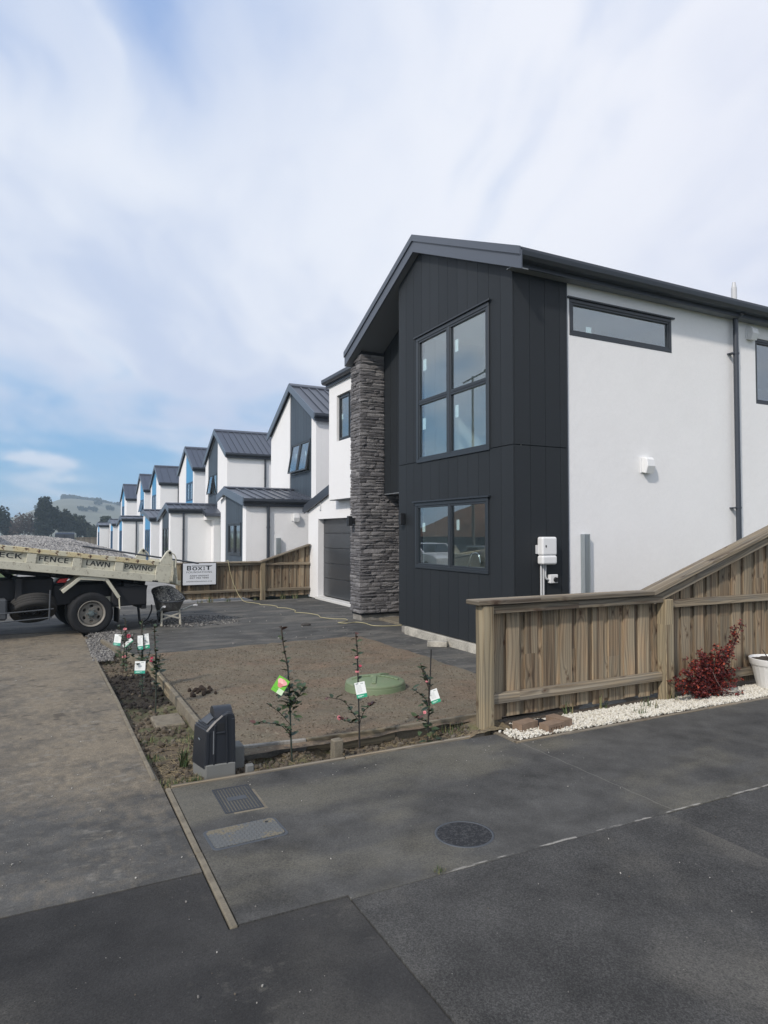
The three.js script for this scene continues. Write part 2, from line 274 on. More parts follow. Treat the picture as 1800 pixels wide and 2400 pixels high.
// older footpath along the street, brown dust near its edge
sheet('street_footpath', 'old asphalt footpath along the street, covered in brown dust', [[-3, -3.54], [0.750, -3.54], [0.745, -4.9], [0.66, -8.5], [0.60, -13.2], [-3, -13.2]], 0.004,
  pave(1536, 2048, 3.8, 9.8, -3.05, -13.25, (x, z, i, j) => {
    const g = grain(x, z, i, j), f = fbm(x * 1.5 + 3, z * 1.1, 5), s = scuff(x, z, 9);
    const mo = fbm(x * 8 + 2, z * 13, 6), mo2 = fbm(x * 3 + 8, z * 4, 6); let r = 0.066 * (0.6 + 0.8 * g) * (0.35 + 0.9 * mo + 0.4 * mo2) + 0.03 * (f - 0.5), gg = r * 0.98, b = r * 0.91;
    const n = fbm(x * 3.2 + 40, z * 2.2 + 12, 5), fine = fbm(x * 22, z * 16, 4);
    const band = (0.30 + 0.70 * ss(-1.0, 0.35, x + 0.16 * (-z - 6))) * ss(-4.2, -5.3, z + 1.2 * (n - 0.5));
    const d = (0.45 + 0.75 * g) * clamp(band * 0.85 + (n - 0.5) * 0.8 * band + (fine - 0.5) * 0.7 + (mo2 - 0.5) * 0.6 - 0.02 + 0.12 * ss(-8, -11, z));
    const gr = 0.75 + 0.5 * g, du = 0.85 + 0.35 * (fine - 0.2);
    const dq = Math.min(1, d); r = lerp(r, 0.215 * gr * du, dq); gg = lerp(gg, 0.178 * gr * du, dq); b = lerp(b, 0.124 * gr * du, dq);
    const k = s * 0.5; r = lerp(r, 0.24, k); gg = lerp(gg, 0.225, k); b = lerp(b, 0.19, k);
    const m = mudSpot(x, z) * ss(-5, -7, z) * 0.7; set3(lerp(r, 0.055, m), lerp(gg, 0.045, m), lerp(b, 0.034, m));
  }), 3.8, 9.8, -3.05, -13.25);

// side footpath with the covers
sheet('side_footpath', 'grey asphalt footpath strip holding the drain grate and the round cover', [[0.798, -4.772], [3.52, -4.772], [3.52, -4.485], [9, -4.485], [9, -2.956], [1.331, -2.956], [1.331, -2.996], [0.798, -2.996]], 0.006,
  pave(2048, 1024, 8.3, 1.9, 0.8, -4.8, (x, z, i, j) => {
    const g = grain(x, z, i, j), f = fbm(x * 1.2, z * 1.6 + 5, 5);
    const mo = fbm(x * 7 + 12, z * 7, 6); let v = 0.058 * (0.50 + 1.0 * g) * (0.5 + mo) + 0.040 * (f - 0.5) + 0.022 * (fbm(x * 6, z * 6 + 3, 5) - 0.5), r = v, gg = v * 0.985, b = v * 0.92;
    const d = ss(0.42, 0.72, fbm(x * 1.1 + 7, z * 2.3 + 3, 6)) * (0.1 + 1.2 * g);
    r = lerp(r, 0.165, d * 0.6); gg = lerp(gg, 0.152, d * 0.6); b = lerp(b, 0.112, d * 0.6);
    // broken pale residue along the near joint, and a faint saw cut
    const e = ss(0.013, 0.003, Math.abs(z + 2.966 + 0.012 * (fbm(x * 9, 1, 4) - 0.5))) * ss(0.46, 0.58, fbm(x * 7 + 2, z * 30, 4) + (x > 1.85 && x < 2.75 ? 0.06 : -0.16)) * (0.5 + 0.6 * g);
    const cut = 0.35 * ss(0.008, 0.003, Math.abs(x - 3.56 + 0.004 * Math.sin(z * 30)));
    const k = Math.max(e * 0.9, cut * 0.5); r = lerp(r, 0.36, k); gg = lerp(gg, 0.345, k); b = lerp(b, 0.31, k);
    if (hsh(i * 7 + 1, j * 3 + 2) > 0.9994) { r += 0.2; gg += 0.2; b += 0.18; }
    set3(r, gg, b);
  }), 8.3, 1.9, 0.8, -4.8);

// pavement at lower right, in two pours
const coarse = (base, s) => (x, z, i, j) => {
  const g = grain(x, z, i, j), f = fbm(x * 1.6 + s, z * 1.6, 5), d = ss(0.44, 0.72, fbm(x * 1.6 + s, z * 1.6 + 4, 6)) * 0.5 * (0.05 + 1.3 * g);
  const mo = fbm(x * 5 + 3 * s, z * 5, 6); let v = base * 1.12 * (0.28 + 1.1 * g * g + 0.5 * g) * (0.5 + mo) + 0.034 * (f - 0.5) + 0.014 * (fbm(x * 7 + s, z * 7, 5) - 0.5); if (hsh(i * 5 + s, j * 3) > 0.9985) v += 0.12;
  set3(lerp(v, 0.15, d), lerp(v * 0.985, 0.14, d), lerp(v * 0.93, 0.118, d));
};
sheet('speckled_pavement', 'coarse speckled asphalt pavement at the bottom right', [[1.330, -2.952], [3.479, -2.952], [3.479, 1.5], [1.329, 1.5]], 0.006, pave(2048, 2048, 2.2, 4.5, 1.32, -3.0, coarse(0.046, 13), 0.9, 0.0020), 2.2, 4.5, 1.32, -3.0);
sheet('speckled_pavement', 'coarse speckled asphalt pavement at the right edge beyond the joint', [[3.484, -2.952], [9, -2.945], [9, 1.5], [3.484, 1.5]], 0.003, pave(1024, 1024, 5.6, 4.5, 3.45, -3.0, coarse(0.050, 31), 0.9, 0.0020), 5.6, 4.5, 3.45, -3.0);

// driveway in front of the garage and along the dark front wall
sheet('driveway', 'grey asphalt driveway running from the truck to the garage door', [[1.02, -10.25], [1.5, -10.0], [4.56, -10.12], [4.68, -6.9], [4.70, -5.05], [6.6, -5.05], [7.6, -12], [7.6, -17.0], [-3, -17.0], [-3, -13.22], [0.62, -13.22], [0.98, -12.7]], 0.012,
  pave(2048, 2048, 10.7, 12.1, -3.05, -17.1, (x, z, i, j) => {
    const g = grain(x, z, i, j), f = fbm(x * 0.9 + 8, z * 0.9, 5), f2 = fbm(x * 5, z * 9 + 3, 5);
    const mo = fbm(x * 4 + 1, z * 6, 6); let v = 0.068 * (0.66 + 0.68 * g) * (0.5 + mo) + 0.030 * (f - 0.5) + 0.03 * (f2 - 0.5), r = v, gg = v * 0.985, b = v * 0.91;
    const d = ss(0.53, 0.68, fbm(x * 1.3 + 2, z * 3.1 + 1, 5)) * 0.5; r = lerp(r, 0.16, d); gg = lerp(gg, 0.148, d); b = lerp(b, 0.125, d);
    const t = ss(0.60, 0.66, fbm(x * 2.1, z * 12 + 6, 4)) * ss(-9.9, -10.4, z) * ss(-12.2, -11.4, z) * 0.6; r = lerp(r, 0.05, t); gg = lerp(gg, 0.048, t); b = lerp(b, 0.044, t);
    const s = scuff(x, z, 21) * (x > 4.4 ? 0.55 : 0.3); set3(lerp(r, 0.25, s), lerp(gg, 0.24, s), lerp(b, 0.21, s));
  }, 0.92, 0.0025), 10.7, 12.1, -3.05, -17.1, 'driveway');

// footpath and verge further down the street
{
  const t = ctex(512, 512, (i, j) => { const v = 0.24 + 0.07 * (tn(i, j, 512, 7, 61) - 0.5) + 0.05 * (tn(i, j, 512, 70, 62) - 0.5); set3(v, v * 0.98, v * 0.92); }, 2.5);
  struct('concrete_footpath', prismY(rect(-1.0, 4.9, -120, -17.02), -0.08, 0.0), mat({ map: t, roughness: 0.9 }), 'pale concrete footpath beyond the truck towards the far houses', 'footpath');
  const gr = ctex(512, 512, (i, j) => { const n = tn(i, j, 512, 20, 63) * 0.5 + tn(i, j, 512, 120, 64) * 0.5; set3(0.05 + 0.07 * n, 0.085 + 0.08 * n, 0.03 + 0.03 * n); }, 1.5);
  struct('grass_verge', prismY(rect(-3.2, -1.12, -120, -17.6), -0.08, 0.03), mat({ map: gr, roughness: 1, bumpMap: asphaltBump, bumpScale: 0.02 }), 'strip of mown grass beside the road beyond the truck', 'verge');
  struct('verge_kerb', bx(-1.115, -1.005, -0.1, 0.05, -120, -17.5, 0.01), M.concrete, 'pale concrete edge between the grass and the far footpath', 'kerb');
  struct('street_kerb', bx(-3.4, -3.21, -0.2, 0.02, -120, 20, 0.02), M.concrete, 'concrete kerb along the road', 'kerb');
  const rd = ctex(512, 512, (i, j) => { const v = 0.065 * (0.7 + 0.6 * hsh(i, j)) + 0.02 * (tn(i, j, 512, 8, 65) - 0.5); set3(v, v, v); }, 2);
  struct('road', prismY(rect(-11, -3.42, -160, 30), -0.24, -0.10), mat({ map: rd, roughness: 0.9 }), 'asphalt road beside the footpath', 'road');
}

const plinthM = mat({ roughness: 0.92, bumpMap: fineBump, bumpScale: 0.002, map: ctex(512, 512, (i, j) => { const v = 0.40 + 0.20 * (tn(i, j, 512, 7, 181) - 0.5) + 0.14 * (tn(i, j, 512, 50, 182) - 0.5); set3(v, v * 0.95, v * 0.82); }, 0.9) });
// soil
const soilTex = ctex(1024, 1024, (i, j) => {
  const a = tn(i, j, 1024, 8, 71), b = tn(i, j, 1024, 48, 72), c = tn(i, j, 1024, 200, 73), h = hsh(i, j + 5);
  const v = 0.052 + 0.085 * (0.25 * a + 0.25 * b + 0.3 * c + 0.2 * h); const w = tn(i, j, 1024, 14, 74);
  let r = v * 1.12, g = v * 0.96, bb = v * 0.68; const st = tn(i, j, 1024, 128, 75) > 0.86 ? 0.06 : 0; set3(r + st + 0.01 * w, g + st, bb + st * 0.8);
}, 1.7);
const soilBump = gtex(1024, 1024, (i, j) => 0.4 * tn(i, j, 1024, 60, 76) + 0.35 * tn(i, j, 1024, 160, 77) + 0.25 * tn(i, j, 1024, 340, 78), 1.7);
function heightField(x0, x1, z0, z1, step, inside, hf, tintf) {
  const nx = Math.round((x1 - x0) / step), nz = Math.round((z1 - z0) / step), P = [], U = [], C = [], I = [], id = [];
  for (let j = 0; j <= nz; j++) for (let i = 0; i <= nx; i++) { const x = lerp(x0, x1, i / nx), z = lerp(z0, z1, j / nz); id.push(P.length / 3); P.push(x, hf(x, z), z); U.push(x, z); C.push(...tintf(x, z)); }
  for (let j = 0; j < nz; j++) for (let i = 0; i < nx; i++) { const a = j * (nx + 1) + i, x = lerp(x0, x1, (i + 0.5) / nx), z = lerp(z0, z1, (j + 0.5) / nz); if (inside(x, z)) I.push(a, a + nx + 1, a + 1, a + 1, a + nx + 1, a + nx + 2); }
  const g = new THREE.BufferGeometry(); g.setAttribute('position', new THREE.Float32BufferAttribute(P, 3)); g.setAttribute('uv', new THREE.Float32BufferAttribute(U, 2)); g.setAttribute('color', new THREE.Float32BufferAttribute(C, 3)); g.setIndex(I); g.computeVertexNormals(); return g;
}
const soilMat = mat({ map: soilTex, roughness: 1, bumpMap: soilBump, bumpScale: 0.011, vertexColors: true });
const gardenH = (x, z) => 0.030 + 0.045 * (fbm(x * 2.1, z * 2.1, 4) - 0.5) + 0.022 * (fbm(x * 9, z * 9, 3) - 0.5);
const battenX = z => z > -9.2 ? 1.245 : lerp(1.245, 0.86, (-z - 9.2) / 2.2);
struct('garden_soil', heightField(0.9, 4.75, -10.25, -5.12, 0.05, (x, z) => x > battenX(z) - 0.02 && z > -10.12 - 0.04 * (x - 3), gardenH, (x, z) => { const f = fbm(x * 1.3 + 9, z * 1.3, 4), r = ss(0.5, 0.62, fbm(x * 0.9 + 3, z * 2.2 + 7, 4)); return [1.30 + 0.35 * (f - 0.5) + 0.10 * r, 1.30 + 0.35 * (f - 0.5) - 0.02 * r, 1.27 + 0.35 * (f - 0.5) - 0.06 * r]; }), soilMat, 'bare brown soil of the unplanted front garden', 'soil');
const bedH = (x, z) => -0.045 + 0.06 * ss(2.9, 3.35, x) + 0.10 * (fbm(x * 3.3 + 4, z * 3.3, 4) - 0.45) + 0.05 * (fbm(x * 11, z * 11, 3) - 0.5);
const wet = (x, z) => ss(0.42, 0.5, 0.5 * Math.exp(-Math.pow((z + 8.1) / 1.15, 4)) + 0.55 * (fbm(x * 3 + 1, z * 3 + 6, 4) - 0.5) + 0.1);
struct('planting_bed', heightField(0.60, 3.72, -12.5, -4.78, 0.04, (x, z) => (x < battenX(z) + 0.05 && x > 0.66 - 0.012 * (-z - 5)) || (z > -5.24 && x > 0.8), bedH, (x, z) => { const w = wet(x, z), f = fbm(x * 2.3, z * 2.3 + 4, 4), y = ss(-5.6, -5.0, z) * 0.15; const k = lerp(1.05 + 0.7 * (f - 0.5), 0.25, w), gs = ss(0.56, 0.66, fbm(x * 5 + 8, z * 5, 4)); return [k * (1.05 + y - 0.2 * gs), k * (1.02 + y * 0.9), k * (0.95 + y * 0.2 - 0.25 * gs)]; }), soilMat, 'rough planting bed of clods and dark compost edged by battens', 'soil');
{
  const r = rng(90), L = []; const g = pebble(3, 0.7);
  for (let k = 0; k < 12000; k++) { const x = 1.3 + 3.35 * r(), z = -10.0 + 4.75 * r(); const s = 0.002 + 0.0075 * Math.pow(r(), 5); L.push({ p: [x, gardenH(x, z) + s * 0.3, z], r: [r() * 6, r() * 6, r() * 6], s }); }
  const dk = []; for (let k = 0; k < 3600; k++) { let x, z; if (r() < 0.62) { z = -10.6 + 5.8 * r(); x = 0.72 + (battenX(z) - 0.78) * r(); } else { x = 0.85 + 2.55 * r(); z = -5.16 + 0.34 * r(); } const s = 0.004 + 0.024 * Math.pow(r(), 4); dk[L.length] = wet(x, z) > 0.5; L.push({ p: [x, bedH(x, z) + s * 0.35, z], r: [r() * 6, r() * 6, r() * 6], s }); }
  const cc = [col(0.115, 0.095, 0.068), col(0.090, 0.073, 0.052), col(0.14, 0.122, 0.095), col(0.065, 0.052, 0.038), col(0.22, 0.21, 0.19), col(0.022, 0.018, 0.015)];
  for (let k = 0; k < 1800; k++) { const x = 1.3 + 3.35 * r(), z = -10.0 + 4.75 * r(), s = 0.005 + 0.010 * r() * r(); L.push({ p: [x, gardenH(x, z) - s * 0.15, z], r: [r() * 6, r() * 6, r() * 6], s }); }
  stuff('soil_crumbs', 'small soil clods and stones scattered over the garden and bed', 'soil', instances(g, mat({ roughness: 1 }), L, i => i < 12000 || i >= 15600 ? cc[[0, 0, 1, 2, 0, 1][Math.floor(hsh(i, 4) * 6)]] : dk[i] && hsh(i, 9) < 0.95 ? cc[5] : cc[[0, 1, 1, 1, 3, 3, 1, 1, 0, 2][Math.floor(hsh(i, 4) * 10)]]));
}
{ // coarse crushed gravel where the truck wheel stands
  const r = rng(91), L = [], g = pebble(5, 0.75);
  for (let k = 0; k < 3600; k++) { const z = -12.9 + 3.0 * Math.pow(r(), 0.8), w = ss(-9.6, -11.6, z); if (r() > 0.25 + 0.75 * w) continue; const x = 0.62 + 0.46 * r() * (0.5 + w * 0.5) + (z < -11.9 ? 0.3 * r() : 0); const s = 0.006 + 0.016 * r(); L.push({ p: [x, 0.005 + 0.03 * w * r(), z], r: [r() * 6, r() * 6, r() * 6], s }); }
  for (let k = 0; k < 1100; k++) { const a = r() * 6.28, d = Math.pow(r(), 0.7); const x = 2.65 + Math.cos(a) * d * 0.95, z = -13.55 + Math.sin(a) * d * 0.85; const s = 0.006 + 0.014 * r(); L.push({ p: [x, 0.012 + s * 0.4, z], r: [r() * 6, r() * 6, r() * 6], s }); }
  for (let k = 0; k < 60; k++) { const x = 1.2 + 4.2 * r(), z = -10.4 - 5 * r(); const s = 0.005 + 0.014 * r(); L.push({ p: [x, 0.012 + s * 0.4, z], r: [r() * 6, r() * 6, r() * 6], s }); }
  const cc = [col(0.13, 0.125, 0.118), col(0.18, 0.172, 0.16), col(0.085, 0.082, 0.08), col(0.26, 0.25, 0.23)];
  stuff('loose_gravel', 'loose grey crushed gravel spilled around the truck wheel and barrow', 'gravel', instances(g, mat({ roughness: 0.95 }), L, i => cc[Math.floor(hsh(i, 8) * 4)]));
}
// timber and concrete edgings
function batten(name, label, segs, w, h, m, top) { const t = thing(name, label, 'edging'); segs.forEach(([a, b], i) => part(t, 'board', jitter(bar([a[0], top - h / 2 + (a[2] || 0), a[1]], [b[0], top - h / 2 + (b[2] || 0), b[1]], w, h, 0.005), 0.006, 7, i), Array.isArray(m) ? m[i % m.length] : m)); return t; }
batten('timber_edging', 'weathered timber edging between the front bed and the asphalt side path', [[[0.80, -4.79], [2.10, -4.80]], [[2.105, -4.80], [3.43, -4.82]]], 0.03, 0.10, rails, 0.016);
batten('timber_edging', 'timber edging along the street footpath beside the saplings', [[[0.715, -4.98], [0.70, -7.3]], [[0.70, -7.305], [0.66, -9.7]], [[0.66, -9.705], [0.625, -12.2]]], 0.03, 0.10, M.dirtyTimber, 0.016);
batten('timber_edging', 'dusty timber edging between the dark asphalt and the drain grate path', [[[0.774, -2.985], [0.776, -3.75]], [[0.776, -3.755], [0.774, -4.78]]], 0.034, 0.10, M.dirtyTimber, 0.010);
batten('garden_batten', 'long pale timber batten dividing the sapling bed from the garden soil', [[[1.245, -5.9], [1.245, -7.5]], [[1.245, -7.505], [1.235, -9.25]], [[1.235, -9.255], [1.02, -10.2]]], 0.045, 0.13, [M.dirtyTimber, posts[0], M.dirtyTimber], 0.08);
batten('garden_batten', 'short pale timber batten near the gravel by the truck wheel', [[[0.98, -10.35], [0.83, -11.4]]], 0.05, 0.13, M.dirtyTimber, 0.085);
batten('garden_batten', 'low timber batten at the front of the garden soil behind the three saplings', [[[1.36, -5.33, -0.01], [1.95, -5.25, 0.0]], [[1.955, -5.25, 0], [2.75, -5.20, 0.005]], [[2.755, -5.20, 0.005], [3.66, -5.20, 0.01]]], 0.035, 0.13, [M.concrete, posts[0], M.dirtyTimber], 0.06);
batten('gravel_edging', 'grey timber edging in front of the white gravel by the fence', [[[3.525, -4.50], [5.9, -4.50]], [[5.905, -4.50], [9.0, -4.50]]], 0.03, 0.10, rails, 0.020);
batten('gravel_edging', 'short timber edging at the left end of the white gravel', [[[3.535, -4.52], [3.535, -4.84]]], 0.03, 0.10, rails, 0.021);
single('concrete_slab', 'flat broken concrete offcut lying in the bed left of the black pillar', 'slab', jitter(bx(0.93, 1.20, -0.05, 0.008, -6.75, -6.35, 0.012), 0.035, 9, 3), M.dirtyTimber);
single('timber_stake', 'short square timber stake in the bed left of the middle sapling', 'stake', jitter(bx(2.045, 2.125, -0.05, 0.12, -4.96, -4.885, 0.006, 'y'), 0.006, 9, 4), M.dirtyTimber);
single('timber_peg', 'small rounded wooden peg at the path edge right of the black pillar', 'peg', jitter(bx(1.335, 1.395, -0.05, 0.055, -4.885, -4.84, 0.008, 'y'), 0.006, 9, 6), M.concGrey);
single('timber_block', 'pale timber offcut standing against the right side of the black pillar', 'block', jitter(bx(1.30, 1.38, -0.03, 0.135, -5.20, -5.05, 0.006, 'y'), 0.004, 9, 2), M.concGrey);
single('timber_block', 'small pale timber block lying under the dark front wall', 'block', (() => { const g = bx(-0.06, 0.06, 0, 0.085, -0.15, 0.15, 0.006, 'z'); g.rotateY(0.9); g.translate(5.40, 0.013, -8.80); return g; })(), plinthM);
{ const g = pebble(9, 0.5); g.scale(0.10, 0.06, 0.09); g.translate(4.42, 0.03, -11.95); single('soil_clod', 'dark clod lying alone on the driveway in front of the stone pier', 'clod', g, mat({ color: [0.06, 0.055, 0.05], roughness: 1 })); }
{ const L = [], r = rng(17); for (let k = 0; k < 26; k++) { const x = 1.42 + 0.24 * r(), z = -7.52 + 0.3 * r(); L.push({ p: [x, gardenH(x, z) + 0.01, z], r: [r() * 6, r() * 6, r() * 6], s: 0.012 + 0.022 * r() }); } stuff('dark_clods', 'cluster of dark wet clods on the soil right of the left batten', 'soil', instances(pebble(2, 0.8), mat({ color: [0.030, 0.020, 0.014], roughness: 1 }), L)); }
{ // grit and stone chips lying on the paving
  const r = rng(44), L = [], cc = [col(0.30, 0.29, 0.26), col(0.18, 0.17, 0.155), col(0.40, 0.385, 0.35), col(0.10, 0.085, 0.065)];
  for (let k = 0; k < 900; k++) { const c = r(); let x, z; if (c < 0.45) { x = -0.6 + 1.33 * r(); z = -12.5 + 9.0 * r(); } else if (c < 0.7) { x = 0.82 + 3.2 * r(); z = -4.74 + 1.7 * r() * r(); } else if (c < 0.85) { x = -1.2 + 2.4 * r(); z = -3.4 + 2.2 * r(); } else { x = 1.4 + 4 * r(); z = -2.9 + 1.8 * r(); } const s = 0.0015 + 0.0045 * Math.pow(r(), 4); L.push({ p: [x, 0.008 + s * 0.2, z], r: [r() * 6, r() * 6, r() * 6], s }); }
  stuff('stone_chips', 'scattered grit and small stone chips lying on the paved paths', 'grit', instances(pebble(7, 0.6), mat({ roughness: 0.95 }), L, i => cc[Math.floor(hsh(i, 5) * 4)]));
}
{ // white landscaping gravel
  struct('gravel_bed', heightField(3.54, 9.0, -5.2, -4.51, 0.06, () => true, (x, z) => 0.004 + 0.015 * vn(x * 6, z * 6), () => [0.55, 0.5, 0.45]), soilMat, 'earth under the white gravel strip along the fence', 'soil');
  const r = rng(33), L = [];
  for (let k = 0; k < 19000; k++) { const x = 3.56 + 4.6 * Math.pow(r(), 0.9), z = -4.525 - 0.44 * r(); if (x < 3.80 && z < -4.80 + 0.06 * r()) continue; const back = ss(-4.82, -4.97, z); if (r() < back * 0.9) continue; const s = 0.0055 + 0.007 * r(); L.push({ p: [x, 0.014 + 0.022 * r() * (1 - back), z], r: [r() * 6, r() * 6, r() * 6], s }); }
  const cc = [col(0.60, 0.575, 0.49), col(0.68, 0.655, 0.58), col(0.47, 0.44, 0.37), col(0.62, 0.60, 0.54)];
  stuff('white_gravel', 'white landscaping pebbles in the strip in front of the wooden fence', 'gravel', instances(pebble(4, 0.7), mat({ roughness: 0.85 }), L, i => cc[Math.floor(hsh(i, 2) * 4)]));
}
// ---------------------------------------------------------------- windows
// face 'x': looks towards -x, a runs along z; face 'z': looks towards +z, a runs along x
function win(parent, o) {
  const { face, plane, a0, a1, y0, y1 } = o, W = a1 - a0, H = y1 - y0, fr = o.fr || M.frame, fw = o.fw || 0.05, sw = o.sw ?? 0.042, dep = o.dep || 0.07, pr = o.proud ?? 0.022;
  const g = pgroup(parent, 'window'); if (face === 'x') { g.rotation.y = -Math.PI / 2; g.position.set(plane, y0, a0); } else g.position.set(a0, y0, plane);
  const cols = [[0, W]], rows = o.rows || [];
  const xs = o.mull || [];        // [start, end] of upright bars
  const F = [bx(0, W, 0, fw, -dep, pr, 0.004), bx(0, W, H - fw, H, -dep, pr, 0.004), bx(0, fw, fw, H - fw, -dep, pr - 0.001, 0.004), bx(W - fw, W, fw, H - fw, -dep, pr - 0.001, 0.004)];
  for (const [m0, m1] of xs) F.push(bx(m0, m1, fw, H - fw, -dep, pr - 0.003, 0.004));
  part(g, 'frame', merge(F), fr);
  if (o.flash) part(g, 'head_flashing', bx(-0.05, W + 0.05, H + 0.002, H + 0.026, -0.02, 0.05, 0.003), fr);
  const edges = [fw, ...xs.flat(), W - fw], cells = []; for (let i = 0; i < edges.length; i += 2) cells.push([edges[i], edges[i + 1]]);
  cells.forEach(([c0, c1], ci) => {
    const ys = [fw, ...rows.flatMap(([r0, r1]) => [r0, r1]), H - fw];
    for (const [r0, r1] of rows) part(g, 'transom', bx(c0, c1, r0, r1, -dep, pr - 0.005, 0.004), fr);
    for (let k = 0; k < ys.length; k += 2) {
      const b0 = ys[k], b1 = ys[k + 1], ow = o.open && o.open[ci] || 0, s = sw;
      const S = pgroup(g, 'sash'); S.position.set(0, b1, 0); S.rotation.x = -ow;
      // sash hangs from its head at y = 0
      const h = b1 - b0, q = [bx(c0, c1, -s, 0, -0.045, 0.012, 0.003), bx(c0, c1, -h, -h + s, -0.045, 0.012, 0.003), bx(c0, c0 + s, -h + s, -s, -0.045, 0.011, 0.003), bx(c1 - s, c1, -h + s, -s, -0.045, 0.011, 0.003)];
      // frame and pane are the sub-parts of the window; the sash group only carries the tilt into their geometry
      const R = new THREE.Matrix4().makeRotationX(-ow).setPosition(0, b1, 0);
      g.remove(S);
      part(g, 'sash_frame', merge(q).applyMatrix4(R), fr);
      const pane = new THREE.BoxGeometry(c1 - c0 - 2 * s + 0.01, h - 2 * s + 0.01, 0.008); pane.translate((c0 + c1) / 2, -h / 2, -0.018); pane.applyMatrix4(R);
      part(g, 'pane', pane, o.glass || M.glass);
    }
  });
  for (const [a, y, w = 0.10, h = 0.14] of o.stickers || []) part(g, 'sticker', bx(a - a0 - w / 2, a - a0 + w / 2, y - y0 - h / 2, y - y0 + h / 2, -0.0335, -0.0315, 0.0002), M.sticker);
  return g;
}
// vertical cladding boards between grooves; holes are [a0, a1, y0, y1]
function boards(parent, face, d0, d1, cols, lo, hi, holes, mats, gap = 0.005, apex) {
  cols.forEach(([c0, c1], i) => {
    const a0 = c0 + gap / 2, a1 = c1 - gap / 2, top = [[a1, hi(a1)]]; if (apex !== undefined && apex > a0 && apex < a1) top.push([apex, hi(apex)]); top.push([a0, hi(a0)]);
    const hs = holes.filter(h => h[0] < a1 && h[1] > a0 && h[2] < hi((a0 + a1) / 2) && h[3] > lo), polys = [];
    if (!hs.length) polys.push([[a0, lo], [a1, lo], ...top]);
    else {
      const [h0, h1, y0, y1] = hs[0], full = h0 <= a0 + 0.004 && h1 >= a1 - 0.004, cutLow = y0 <= lo;
      if (full) { if (!cutLow) polys.push(rect(a0, a1, lo, y0)); polys.push([[a0, y1], [a1, y1], ...top]); }
      else if (h0 > a0) polys.push(cutLow ? [[a0, lo], [h0, lo], [h0, y1], [a1, y1], ...top] : [[a0, lo], [a1, lo], [a1, y0], [h0, y0], [h0, y1], [a1, y1], ...top]);
      else polys.push(cutLow ? [[h1, lo], [a1, lo], ...top, [a0, y1], [h1, y1]] : [[a0, lo], [a1, lo], ...top, [a0, y1], [h1, y1], [h1, y0], [a0, y0]]);
    }
    for (const p of polys) part(parent, 'cladding_board', face === 'x' ? prismX(p, d0, d1, [], 'y') : prismZ(p, d0, d1, [], 'y'), mats[(i * 7 + (i >> 1)) % mats.length]);
  });
}
const steps = (a, b, s) => { const L = []; for (let x = a; x < b - 0.02; x += s) L.push([x, Math.min(b, x + s)]); return L; };

